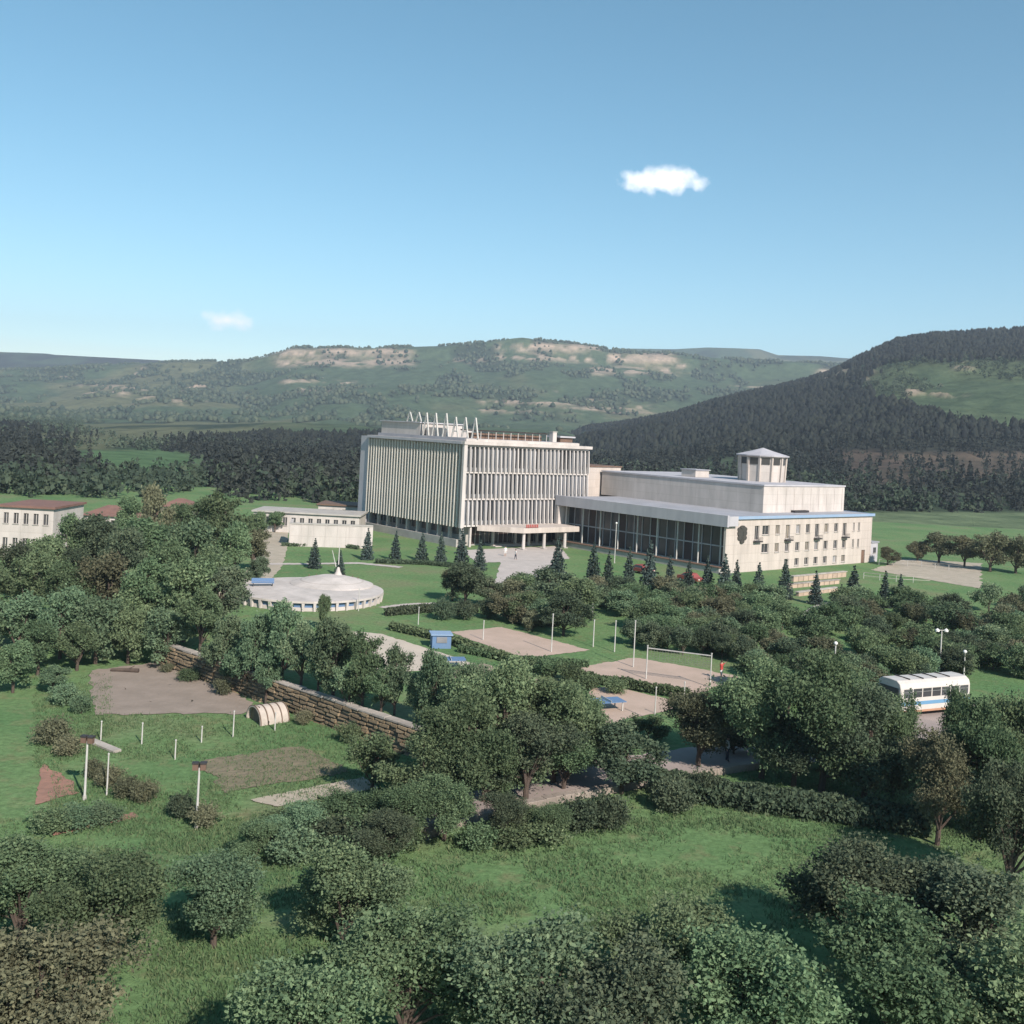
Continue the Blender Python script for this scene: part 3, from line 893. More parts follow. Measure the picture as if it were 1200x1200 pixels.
DM = ('leaf_mid', 'leaf_fresh', 'leaf_dark', 'leaf_brown')
proto('tree', [make_deciduous(s, 9.0, cr_, 70, 13500, 0.15, low=0.10, airy=0.7) for s, cr_ in ((1, 3.4), (2, 3.0), (3, 3.6), (21, 2.8), (22, 3.4))], DM)
proto('bush', [make_deciduous(s, 6.0, 3.4, 60, 11500, 0.145, low=-0.02, airy=0.7) for s in (31, 32, 33)], DM)
proto('bigtree', [make_deciduous(s, 11.0, 4.6, 110, 33000, 0.12, low=0.08, airy=1.2) for s in (4, 5, 6, 14)], DM)
proto('spruce', [make_spruce(s, 6.0, 1.75, 17, 0.17, 22) for s in (7, 8)], ('needle',))
proto('shrub', [make_shrub(s, 1.5, 2.0, 8000, 0.07, 20) for s in (9, 10, 12)], DM)
PH = {'bush': 6.0, 'tree': 9.0, 'bigtree': 11.0, 'spruce': 6.0, 'shrub': 2.0}
PR = {'bush': 3.5, 'tree': 3.5, 'bigtree': 4.8, 'spruce': 1.75, 'shrub': 1.45}


def plant(kind, pos, h, w, mk, label, group, name=None, cat='tree', parts=True):
    """a tree or shrub of height h and crown width w standing at pos"""
    cme, tme = rng.choice(PROTO[kind])
    nm = name or {'bush': 'bushy_tree', 'tree': 'deciduous_tree', 'bigtree': 'deciduous_tree', 'spruce': 'spruce_tree', 'shrub': 'shrub'}[kind]
    t = thing(nm, label, cat, pos, rng.uniform(0, 6.28), group)
    sz = h / PH[kind]; sx = (w / 2) / PR[kind]
    t.scale = (sx * rng.uniform(0.94, 1.06), sx * rng.uniform(0.94, 1.06), sz)
    c = link('crown', cme, t)
    c.material_slots[0].link = 'OBJECT'; c.material_slots[0].material = M[mk]
    link('trunk' if kind != 'shrub' else 'stem', tme, t)
    return t


def pxplant(kind, u, vtop, vbase, wpx, mk, label, group, **k):
    p = G(u, vbase)
    s = p.y / FPX
    return plant(kind, p, (vbase - vtop) * s, wpx * s, mk, label, group, **k)


COLN = {'leaf_mid': 'grey green', 'leaf_dark': 'dark green', 'leaf_fresh': 'fresh green', 'leaf_brown': 'brownish'}
gr = 'trees of the grove beyond the soil plot'
lab = {'leaf_mid': 'mid green leafy tree in the dense grove beyond the bare soil plot',
       'leaf_fresh': 'fresh green leafy tree in the dense grove beyond the bare soil plot',
       'leaf_dark': 'dark leafy tree in the dense grove beyond the bare soil plot',
       'leaf_brown': 'brownish leafy tree in the dense grove beyond the bare soil plot'}
grove = [(176, 562, 668, 46, 'leaf_brown'), (258, 572, 668, 72, 'leaf_mid'), (296, 618, 670, 44, 'leaf_brown'), (112, 596, 690, 82, 'leaf_dark'),
         (172, 604, 690, 74, 'leaf_mid'), (226, 602, 700, 78, 'leaf_fresh'), (272, 608, 695, 60, 'leaf_mid'), (140, 612, 700, 60, 'leaf_dark'),
         (30, 640, 722, 70, 'leaf_mid'), (76, 652, 736, 64, 'leaf_mid'), (124, 640, 738, 78, 'leaf_brown'), (170, 655, 752, 76, 'leaf_mid'),
         (215, 650, 752, 82, 'leaf_mid'), (256, 660, 742, 66, 'leaf_dark'), (200, 625, 720, 64, 'leaf_mid'), (150, 672, 764, 70, 'leaf_mid'),
         (20, 690, 770, 70, 'leaf_fresh'), (70, 682, 772, 66, 'leaf_fresh'), (112, 690, 778, 72, 'leaf_fresh'), (196, 690, 766, 66, 'leaf_fresh'),
         (234, 688, 772, 62, 'leaf_mid'), (150, 706, 778, 58, 'leaf_mid'), (90, 720, 786, 56, 'leaf_mid'), (44, 726, 792, 60, 'leaf_mid'),
         (-20, 660, 760, 90, 'leaf_mid'), (-40, 700, 800, 90, 'leaf_mid'), (300, 650, 690, 30, 'leaf_dark'), (15, 745, 812, 56, 'leaf_mid'), (62, 776, 812, 44, 'leaf_fresh'),
         (88, 640, 700, 50, 'leaf_dark'), (84, 598, 690, 50, 'leaf_mid'), (50, 622, 700, 56, 'leaf_mid'), (20, 630, 705, 60, 'leaf_dark'), (240, 632, 716, 60, 'leaf_mid')]
for (u, a, b, w, mk) in grove:
    pxplant('tree', u, a, b, w, mk, lab[mk], gr)
gr = 'trees of the row above the stone wall'
for (u, a, b, w) in [(262, 702, 782, 52), (294, 696, 796, 62), (330, 708, 806, 58), (352, 728, 812, 56), (390, 722, 824, 66), (424, 738, 832, 56), (462, 752, 838, 46),
                     (508, 752, 856, 50), (488, 796, 858, 40), (312, 740, 808, 46), (408, 770, 834, 50), (446, 780, 842, 44), (372, 756, 820, 52), (276, 742, 792, 44), (530, 800, 868, 50)]:
    pxplant('tree', u, a, b, w, 'leaf_fresh' if rng.random() < 0.65 else 'leaf_mid',
            'rounded green tree in the row along the top of the stone wall', gr)
pxplant('tree', 379, 692, 738, 20, 'leaf_mid', 'slim young tree in front of the round white platform', None)
gr = 'big trees along the road'
for (u, a, b, w, mk) in [(585, 768, 930, 136, 'leaf_mid'), (648, 784, 918, 124, 'leaf_mid'), (540, 808, 955, 126, 'leaf_mid'), (616, 830, 938, 130, 'leaf_dark'),
                         (556, 776, 880, 84, 'leaf_fresh'), (676, 800, 900, 84, 'leaf_mid'), (500, 850, 958, 110, 'leaf_mid'), (600, 790, 900, 110, 'leaf_mid'), (566, 850, 940, 100, 'leaf_mid'), (660, 850, 925, 90, 'leaf_mid')]:
    pxplant('bigtree', u, a, b, w, mk, COLN[mk] + ' tall tree of the thick clump beside the pinkish road', COLN[mk] + ' trees of the clump beside the road')
pxplant('tree', 436, 852, 928, 76, 'leaf_mid', 'small loose crowned tree standing by the pale earth track', None)
pxplant('tree', 728, 846, 930, 92, 'leaf_dark', 'low spreading dark tree at the edge of the pinkish road', None)
for (u, a, b, w, mk) in [(818, 802, 898, 110, 'leaf_brown'), (892, 772, 912, 130, 'leaf_mid'), (962, 762, 930, 150, 'leaf_mid'), (1012, 800, 940, 124, 'leaf_dark'),
                         (930, 830, 922, 110, 'leaf_dark'), (1000, 790, 900, 90, 'leaf_mid'), (1046, 806, 930, 70, 'leaf_mid')]:
    pxplant('bigtree', u, a, b, w, mk, COLN[mk] + ' broad tree of the clump between the courts and the bus', COLN[mk] + ' trees between the courts and the bus')
for (u, a, b, w, mk) in [(1098, 850, 990, 104, 'leaf_brown'), (1146, 812, 985, 104, 'leaf_mid'), (1122, 800, 930, 56, 'leaf_mid'), (1120, 846, 960, 84, 'leaf_dark'), (1190, 800, 980, 120, 'leaf_mid'), (1180, 880, 1050, 130, 'leaf_dark')]:
    pxplant('bigtree', u, a, b, w, mk, COLN[mk] + ' broad tree of the clump in front of the bus', COLN[mk] + ' trees in front of the bus')

# shrubbery belt between courts and theatre
for (u, a, b, w, mk) in [(520, 880, 925, 60, 'leaf_mid'), (560, 870, 912, 60, 'leaf_dark'), (610, 862, 902, 60, 'leaf_mid'), (650, 856, 896, 60, 'leaf_mid'), (700, 846, 886, 56, 'leaf_dark'), (590, 905, 935, 50, 'leaf_mid'), (860, 850, 884, 60, 'leaf_dark'), (920, 852, 890, 70, 'leaf_dark'), (980, 862, 902, 70, 'leaf_mid'), (760, 836, 866, 50, 'leaf_mid')]:
    pxplant('bush', u, a, b, w, mk, COLN[mk] + ' undergrowth bush beneath the big trees along the pinkish road', COLN[mk] + ' undergrowth along the road')
gr = 'bushy trees of the belt in front of the theatre'
belt_l = 'low bushy tree in the shrub belt between the courts and the theatre'
for i in range(235):
    u = rng.uniform(596, 1230); lo = np.interp(u, [590, 700, 880, 1000, 1200], [704, 704, 712, 716, 712])
    hi = np.interp(u, [590, 700, 760, 860, 880, 930, 1000, 1040, 1200], [738, 740, 752, 770, 810, 846, 846, 806, 800])
    vb = rng.uniform(lo, hi)
    if 668 < u < 760 and vb > 726: continue
    if 915 < u < 970 and vb < 732: continue
    hpx = rng.uniform(24, 38) * (vb / 740) ** 1.5
    if u > 1080 and vb < 740 and rng.random() < 0.4: continue
    mk = rng.choice(['leaf_mid', 'leaf_mid', 'leaf_mid', 'leaf_dark', 'leaf_fresh', 'leaf_brown'])
    what = {'leaf_mid': 'mid green', 'leaf_dark': 'dark green', 'leaf_fresh': 'fresh green', 'leaf_brown': 'brownish'}[mk]
    where = 'in the thicket between the courts and the theatre' if u < 880 else 'in the thicket between the bus and the cream end wall'
    pxplant('bush', u, vb - hpx, vb, hpx * rng.uniform(1.1, 1.6), mk, what + ' bushy tree ' + where, what + ' bushes ' + where)
for (u, a, b, w, mk) in [(545, 655, 708, 62, 'leaf_dark'), (572, 672, 712, 40, 'leaf_dark'), (530, 664, 704, 44, 'leaf_brown'), (642, 662, 722, 66, 'leaf_dark'), (672, 672, 732, 60, 'leaf_mid'), (612, 690, 730, 46, 'leaf_mid'),
                         (660, 690, 745, 60, 'leaf_dark')]:
    pxplant('tree', u, a, b, w, mk, 'dark bushy tree beside the paved approach to the entrance', 'bushy trees beside the approach')
for (u, b) in [(762, 762), (782, 764), (800, 768), (824, 768), (846, 772), (872, 778), (742, 756)]:
    pxplant('bush', u, b - 34, b, 36, 'leaf_dark', 'dark rounded bush in the row behind the volleyball court', 'bushes behind the volleyball court')
for (u, a, b, w) in [(1040, 640, 662, 26), (1100, 622, 660, 44), (1130, 626, 664, 40), (1075, 632, 658, 30), (1160, 620, 670, 50), (1190, 625, 672, 50)]:
    pxplant('tree', u, a, b, w, 'leaf_brown', 'dull bushy tree on the lawn beyond the cream building end', 'bushy trees beyond the cream building end')
for (u, a, b, w) in [(322, 598, 624, 24), (352, 600, 622, 26), (386, 598, 618, 22), (402, 596, 616, 20), (300, 596, 634, 30), (60, 600, 640, 40), (240, 580, 640, 50), (205, 585, 640, 50), (150, 580, 640, 44)]:
    pxplant('tree', u, a, b, w, 'leaf_mid', 'small tree beside the low white buildings beyond the grove', 'trees by the low white buildings')

# spruces
for (u, a, b, w) in [(368, 630, 666, 20), (430, 618, 656, 18), (463, 621, 657, 18), (494, 623, 657, 17), (516, 623, 662, 18), (540, 618, 664, 22), (562, 632, 668, 20), (398, 644, 674, 16)]:
    pxplant('spruce', u, a, b, w, 'needle', 'small dark spruce on the lawn in front of the finned block', 'spruces in front of the finned block')
for (u, a, b, w) in [(652, 628, 684, 28), (694, 634, 690, 26), (712, 645, 690, 20), (736, 640, 692, 22), (760, 632, 692, 26), (784, 650, 694, 20), (806, 655, 698, 20), (828, 650, 698, 22), (848, 648, 702, 26), (862, 655, 700, 20)]:
    pxplant('spruce', u, a, b, w, 'needle', 'dark spruce standing before the dark glazed front of the theatre', 'spruces before the glazed front')
for (u, a, b, w) in [(888, 658, 706, 24), (919, 655, 702, 24), (955, 668, 708, 20), (999, 662, 712, 28), (1036, 668, 712, 22), (1054, 672, 712, 20), (985, 684, 712, 16)]:
    pxplant('spruce', u, a, b, w, 'needle', 'dark spruce standing before the cream end wall with small windows', 'spruces before the cream end wall')

# shrubs
for (u, a, b, w, mk) in [(330, 950, 990, 80, 'leaf_mid'), (376, 936, 984, 80, 'leaf_mid'), (424, 938, 986, 84, 'leaf_mid'), (398, 956, 1000, 90, 'leaf_dark'), (464, 950, 996, 70, 'leaf_mid'), (350, 968, 1010, 80, 'leaf_fresh'), (440, 966, 1010, 80, 'leaf_mid')]:
    pxplant('shrub', u, a, b, w, mk, 'overgrown green shrub on the bank below the pale earth track', 'shrubs below the pale track', cat='shrub')
for (u, a, b, w, mk) in [(640, 950, 986, 70, 'leaf_mid'), (602, 962, 990, 60, 'leaf_mid'), (680, 934, 972, 60, 'leaf_dark'), (712, 930, 972, 56, 'leaf_dark'), (560, 962, 992, 60, 'leaf_mid'), (790, 910, 950, 60, 'leaf_dark'), (826, 900, 936, 40, 'leaf_dark')]:
    pxplant('shrub', u, a, b, w, mk, 'dark round shrub on the lawn below the low road wall', 'shrubs below the low road wall', cat='shrub')
for (u, a, b, w, mk) in [(150, 908, 934, 40, 'leaf_brown'), (170, 914, 940, 36, 'leaf_brown'), (128, 896, 922, 36, 'leaf_brown'), (214, 930, 958, 40, 'leaf_dark'), (240, 942, 968, 44, 'leaf_brown'), (110, 888, 912, 30, 'leaf_brown')]:
    pxplant('shrub', u, a, b, w, mk, 'brownish bramble bush on the dry slope by the lamp posts', 'brambles by the lamp posts', cat='shrub')
for (u, a, b, w, mk) in [(90, 944, 968, 60, 'leaf_fresh'), (60, 946, 974, 60, 'leaf_mid'), (120, 940, 964, 50, 'leaf_fresh'), (75, 800, 826, 40, 'leaf_fresh'), (95, 812, 836, 30, 'leaf_fresh'), (60, 840, 872, 50, 'leaf_brown'), (80, 862, 885, 40, 'leaf_brown'),
                         (640, 770, 792, 36, 'leaf_mid'), (668, 776, 798, 36, 'leaf_mid'), (690, 790, 808, 30, 'leaf_mid'), (720, 794, 812, 34, 'leaf_mid')]:
    pxplant('shrub', u, a, b, w, mk, 'low green weedy shrub growing beside open ground', 'low weedy shrubs', cat='shrub')
for (u, a, b, w, mk) in [(520, 700, 726, 30, 'leaf_dark'), (545, 702, 726, 30, 'leaf_dark'), (572, 700, 724, 30, 'leaf_dark'), (598, 704, 726, 26, 'leaf_dark')]:
    pxplant('shrub', u, a, b, w, mk, 'dark clipped shrub in the row behind the sand courts', 'clipped shrubs behind the sand courts', cat='shrub')
for k, t_ in enumerate((3, 7, 12.5, 19, 23, 28.5, 31)):
    p_ = W1 + WD * t_ + WN * (0.9 + 0.25 * (k % 3))
    plant('shrub', (p_.x, p_.y, float(zg(p_.x, p_.y))), 0.8 + 0.35 * (k % 3), 1.5 + 0.5 * (k % 2), 'leaf_mid' if k % 2 else 'leaf_brown',
          ('grey green' if k % 2 else 'brownish') + ' low shrub growing at the foot of the stone wall', ('green' if k % 2 else 'brownish') + ' shrubs at the wall foot', cat='shrub')
# foreground: thickets below the road and towards the viewer
front = [('bigtree', 520, 905, 985, 90, 'leaf_mid'), ('bigtree', 470, 915, 990, 90, 'leaf_mid'), ('bigtree', 590, 925, 985, 70, 'leaf_dark'), ('bigtree', 410, 925, 985, 90, 'leaf_mid'),
         ('bigtree', 350, 940, 995, 90, 'leaf_fresh'), ('bigtree', 300, 960, 1010, 80, 'leaf_mid'), ('bigtree', 450, 950, 1015, 100, 'leaf_dark'), ('bigtree', 640, 940, 985, 70, 'leaf_mid')]
for (kd, u, a, b, w, mk) in front:
    pxplant(kd, u, a, b, w, mk, COLN[mk] + ' thicket tree on the bank between the track and the road wall', COLN[mk] + ' thicket by the road wall', cat='tree')
low_front = [('bigtree', 400, 1020, 1090, 150, 'leaf_mid'), ('bigtree', 250, 1010, 1080, 130, 'leaf_fresh'), ('bigtree', 120, 1030, 1110, 160, 'leaf_mid'),
             ('bigtree', 20, 990, 1080, 150, 'leaf_mid'), ('bigtree', 470, 1090, 1200, 200, 'leaf_mid'),
             ('bigtree', 780, 1080, 1170, 170, 'leaf_mid'), ('bigtree', 1010, 1010, 1110, 180, 'leaf_dark'),
             ('bigtree', 1130, 960, 1150, 190, 'leaf_dark'), ('bigtree', 1040, 1110, 1220, 220, 'leaf_mid'), ('bigtree', 620, 1140, 1260, 230, 'leaf_fresh'), ('bigtree', 880, 1130, 1250, 220, 'leaf_mid'),
             ('bigtree', 40, 1130, 1250, 220, 'leaf_brown'), ('bigtree', 740, 1170, 1290, 230, 'leaf_dark'), ('bigtree', 340, 1190, 1310, 230, 'leaf_mid'), ('bigtree', 1180, 1130, 1260, 230, 'leaf_mid')]
for (kd, u, a, b, w, mk) in low_front:
    b += 30; w *= 1.05; a = b - 0.86 * w
    pxplant(kd, u, a, b, w, mk, COLN[mk] + ' bushy tree in the thicket in front of the road and lawn', COLN[mk] + ' thicket in front of the lawn', cat='tree')


def hedge(pts, w, h, label, mk='leaf_dark', dens=420):
    P = [G(u, v) for u, v in pts]
    rs = np.random.default_rng(int(P[0].x * 10) % 1000)
    cs = []
    tb = MB()
    for a, b in zip(P, P[1:]):
        L = (b - a).length; n = int(L * dens * w)
        t = rs.random(n)[:, None]
        q = np.array(a)[None] * (1 - t) + np.array(b)[None] * t
        d = np.array([(b - a).y, -(b - a).x, 0]) / L
        s = rs.uniform(-1, 1, n); zz = rs.random(n) ** 0.6
        edge = 0.8 + 0.4 * fbm(q[:, 0] * 1.3, q[:, 1] * 1.3, 5)
        q = q + d[None] * (s * w / 2 * edge)[:, None]; q[:, 2] += zz * h * edge * (1 - 0.25 * np.abs(s))
        cs.append(q)
        for k in range(int(L / 1.2) + 1):
            c = a.lerp(b, min(1, k * 1.2 / L)); tb.tube(c - Vector((0, 0, .1)), c + Vector((0, 0, h * 0.6)), 0.03, 0.012, 5)
    cs = np.concatenate(cs)
    o = P[0].copy()
    V, F = leaves(cs - np.array(o)[None], 0.13, rs)
    t = thing('hedge', label, 'hedge', o)
    link('foliage', np_mesh('foliage', V, F, M[mk], False, {'lv': ('FLOAT', np.repeat(np.clip(rs.normal(.5, .2, len(cs)), 0, 1), 4))}), t)
    for i in range(len(tb.v)): tb.v[i] = tuple(Vector(tb.v[i]) - o)
    tb.build('stem', M['bark'], t)


hedge([(452, 722), (520, 716), (560, 718)], 1.0, 1.0, 'dark clipped hedge running from the round platform towards the courts')
hedge([(458, 738), (520, 752), (600, 778), (648, 794)], 0.9, 0.9, 'long dark hedge between the pale court and the pinkish courts', 'leaf_mid')
hedge([(538, 764), (600, 776), (690, 782)], 0.7, 0.7, 'low green hedge along the near side of the pinkish sand court', 'leaf_mid')
hedge([(676, 798), (740, 808), (806, 820)], 0.8, 0.9, 'green hedge between the volleyball court and the court below it', 'leaf_mid')
hedge([(772, 926), (850, 940), (930, 952), (1010, 962), (1090, 976)], 2.6, 1.2, 'long dark hedge added in place of big tree shade at the edge of the near lawn', 'leaf_dark', 520)  # made-up hedge, its dark foliage imitates the band of tree shade here
hedge([(330, 640), (400, 641), (420, 644)], 0.6, 0.6, 'thin dark hedge along the foot of the long white wall')
hedge([(440, 660), (500, 662), (560, 668)], 0.8, 0.7, 'low hedge on the lawn below the finned block')

# ------------------------------------------------------------------ theatre and finned block
ANG = math.radians(40.0)
OA = at(862, 606, 165.0); OA.z = 0
E1 = Vector((math.cos(ANG), math.sin(ANG), 0)); E2 = Vector((-math.sin(ANG), math.cos(ANG), 0))


def solve_p(u, v, q):
    """local x on the wall y = q seen at pixel column u"""
    a, _ = px_dir(u, v)
    o = OA + E2 * q
    return (a * o.y - o.x) / (E1.x - a * E1.y)


def solve_q(u, v, p):
    a, _ = px_dir(u, v)
    o = OA + E1 * p
    return (a * o.y - o.x) / (E2.x - a * E2.y)


TL = 41.0; TW = 40.0; TH = 9.0
th = thing('theatre_building', 'long pale theatre building with dark glazed front and cream end wall', 'building', OA, ANG)
wl_ = MB().box(0, 0.6, 0, 0.6, 0, 8.0)
# walls: end wall with openings, rear walls, roof slab
Z_ROW = [(0.45, 1.7), (2.95, 4.45), (5.95, 7.5)]
wu = [887.2, 897.5, 911.3, 923.3, 935.3, 946.7, 957.5, 968.3, 979.7, 989.7, 1000.3, 1006.3]
wx = [solve_p(u, 622, 0) for u in wu]
ww = [1.2] * 10 + [0.6, 0.6]
doors = {0, 3, 6, 9}


def holes_wall(x0, x1, z0, z1, holes, y0, y1):
    """a wall in the xz plane built round its openings"""
    mb = MB()
    xs = sorted({x0, x1} | {h[0] for h in holes} | {h[1] for h in holes})
    for a, b in zip(xs, xs[1:]):
        c = (a + b) / 2
        hs = sorted([(h[2], h[3]) for h in holes if h[0] < c < h[1]])
        z = z0
        for (p, q) in hs:
            if p > z: mb.box(a, b, y0, y1, z, p)
            z = q
        if z < z1: mb.box(a, b, y0, y1, z, z1)
    return mb


holes, wins = [], []
for i, x in enumerate(wx):
    for r, (a, b) in enumerate(Z_ROW):
        if r == 0 and i in (0, 1, 2, 10, 11): continue
        if r == 1 and i == 0: continue
        hw = ww[i] / 2
        if i == 1: hw = 0.95
        za = a
        if r == 2 and i in doors: za = 5.15
        if r == 1 and i in doors and za < 5: pass
        holes.append((x - hw, x + hw, za, b)); wins.append((x - hw, x + hw, za, b, r == 2 and i in doors))
dx = solve_p(1011, 655, 0)
holes.append((dx - 0.6, dx + 0.6, 0.0, 2.4))
holes_wall(0.0, TL, -0.2, TH - 0.25, holes, 0, 0.45).build('end_wall', M['cream'], th)
MB().box(TL - 0.45, TL, 0.45, TW, -0.2, TH - 0.25).build('back_wall', M['cream'], th)
MB().box(0.9, TL - 0.45, TW - 0.4, TW, -0.2, TH - 0.25).build('side_wall', M['white'], th)
for k, (a, b, za, zb, door) in enumerate(wins):
    f = MB()
    t_ = 0.07
    f.box(a, a + t_, 0.16, 0.24, za, zb).box(b - t_, b, 0.16, 0.24, za, zb).box(a + t_, b - t_, 0.16, 0.24, zb - t_, zb).box(a + t_, b - t_, 0.16, 0.24, za, za + t_)
    f.box((a + b) / 2 - 0.03, (a + b) / 2 + 0.03, 0.17, 0.23, za + t_, zb - t_)
    w = f.build('window', M['white'], th)
    MB().box(a, b, 0.26, 0.30, za, zb).build('pane', M[rng.choice(['glass', 'glass', 'glass_soft', 'glass_warm'])], w)
    MB().box(a - 0.08, b + 0.08, -0.12, 0.15, za - 0.09, za - 0.004).build('sill', M['concrete'], w)
    if door:
        bal = MB().box(a - 0.35, b + 0.35, -0.6, -0.005, za - 0.34, za - 0.14).build('balcony', M['darkmetal'], th)
        rl = MB()
        for j in range(9):
            xx = a - 0.3 + (b - a + 0.6) * j / 8
            rl.box(xx - 0.015, xx + 0.015, -0.58, -0.555, za - 0.136, za + 0.4)
        rl.box(a - 0.33, b + 0.33, -0.59, -0.545, za + 0.4, za + 0.45)
        rl.build('railing', M['darkmetal'], bal)
dd = MB().box(dx - 0.6, dx + 0.6, 0.15, 0.22, 0, 2.4).build('door', M['brown'], th)
MB().box(dx + 0.35, dx + 0.42, 0.09, 0.148, 1.0, 1.15).build('handle', M['chrome'], dd)
# flat roof, upper edge strip in blue sheet metal
MB().box(-2.3, TL + 0.25, -0.3, TW, TH - 0.25, TH + 0.05).build('roof', M['roofing'], th)
MB().box(0.2, TL + 0.3, -0.36, -0.302, TH - 0.34, TH + 0.14).build('roof_edging', M['blue_metal'], th)
MB().box(TL + 0.252, TL + 0.31, -0.30, TW, TH - 0.34, TH + 0.14).build('roof_edging', M['blue_metal'], th)
# deep fascia above the glazed front, its soffit and slender columns
MB().box(-2.75, -2.302, -0.62, TW - 0.02, TH - 1.55, TH + 0.35).build('fascia', M['lavender'], th, bevel=0.03)
MB().box(-2.30, 0.0, -0.62, -0.37, TH - 1.4, TH + 0.18).build('fascia_return', M['lavender'], th)
MB().box(-2.30, 0.9, -0.2, TW - 0.05, TH - 1.2, TH - 0.9).build('soffit', M['concrete'], th)
MB().box(0.0, 0.9, 0.452, TW - 0.4, -0.2, 0.9).build('plinth', M['concrete'], th)
for k in range(21):
    y = 0.9 + k * (TW - 1.6) / 20
    MB().box(-0.02, 0.12, y - 0.06, y + 0.06, 0.9, TH - 1.2).build('mullion', M['lavender'], th)
    if k < 20:
        y2 = 0.9 + (k + 1) * (TW - 1.6) / 20
        for (za, zb) in ((0.92, 3.9), (4.1, TH - 1.22)):
            p = MB().box(0.14, 0.2, y + 0.07, y2 - 0.07, za, zb).build('pane', M['glass'] if (k * 3 + int(za)) % 4 else M['hall'], th)
MB().box(0.02, 0.13, 0.9, TW - 0.7, 3.9, 4.1).build('transom', M['lavender'], th)
MB().box(0.5, 0.88, 0.46, TW - 0.42, 0.9, TH - 1.2).build('hall_wall', M['hall'], th)
for k in range(9):
    y = 1.5 + k * (TW - 3.4) / 8
    MB().tube((-1.5, y, 0), (-1.5, y, TH - 1.2), 0.13, n=10).build('column', M['pole'], th)
MB().box(-2.72, 0.48, TW - 1.0, TW - 0.42, 0, TH - 1.6).build('end_pier', M['white'], th)
MB().box(-2.2, -0.03, 0.0, 0.45, -0.2, TH - 1.22).build('corner_pier', M['cream'], th)
MB().box(-3.3, -2.3, 0.2, TW - 0.5, 0, 0.9).build('terrace', M['concrete'], th)
MB().box(-3.45, -2.15, 0.0, TW - 0.3, 0.902, 1.02).build('terrace_edge', M['brown'], th)
# bronze relief on the end wall
ex = solve_p(869.5, 622, 0)
em = MB()
for (ox, oz, rx, rz) in [(0, 0.5, .6, .8), (-.42, 0.95, .5, .45), (.42, 0.95, .5, .45), (-.5, .3, .4, .55), (.5, .3, .4, .55), (0, -.55, .55, .6), (-.45, -.5, .4, .45), (.45, -.5, .4, .45), (0, 1.35, .45, .3), (0, -1.15, .4, .35)]:
    n = 16
    poly = [(ex + (ox + rx * math.cos(2 * math.pi * i / n)) * 1.35, 6.1 + oz * 0.95 + rz * 0.9 * math.sin(2 * math.pi * i / n)) for i in range(n)]
    d_ = -0.10 - 0.03 * rng.random() - 0.01 * len(em.v) / 32
    em.add([(x, -0.004, z) for x, z in poly] + [(x, d_, z) for x, z in poly],
           [tuple(range(n)), tuple(range(2 * n - 1, n - 1, -1))] + [(i, (i + 1) % n, n + (i + 1) % n, n + i) for i in range(n)])
em.build('relief_emblem', M['bronze'], th)
# auditorium volume with turret
AX0, AY0, AX1, AY1, AZ = 14.0, 5.0, 39.2, 44.6, 13.7
aud = MB().box(AX0, AX1, AY0, AY1, TH + 0.06, AZ).build('auditorium', M['white'], th)
MB().box(AX0 - 0.15, AX1 + 0.15, AY0 - 0.15, AY1 + 0.1, AZ + 0.004, AZ + 0.28).build('parapet', M['lavender'], aud)
for k in range(9):
    MB().box(AX0 + 4 + k * 2.55, AX0 + 4.16 + k * 2.55, AY0 - 0.05, AY0 - 0.004, TH + 0.4, AZ - 0.3).build('pilaster', M['white'], aud)
MB().box(AX0 + 8.3, AX0 + 12.6, AY0 - 0.9, AY0 - 0.006, TH + 0.1, TH + 0.45).build('roof_vent', M['darkmetal'], aud)
MB().box(5.3, 20, 45.2, 56, 0, 14.6).build('stage_block', M['cream'], th)
MB().box(5.0, 20.2, 45.0, 56.2, 14.604, 14.85).build('stage_coping', M['brown'], th)
sv = MB().box(19, 23, 24.5, 28, AZ + 0.29, AZ + 1.6).build('stair_head', M['white'], th)
MB().box(18.8, 23.2, 24.3, 28.2, AZ + 1.604, AZ + 1.78).build('stair_head_roof', M['roofing'], sv)
tcx, tcy, tr = 27.9, 15.8, 4.35
tw = MB().lathe([(tr * 0.95, AZ + 0.2), (tr * 0.98, AZ + 3.4), (tr, AZ + 5.0)], 12, tcx, tcy).build('turret', M['white'], th)
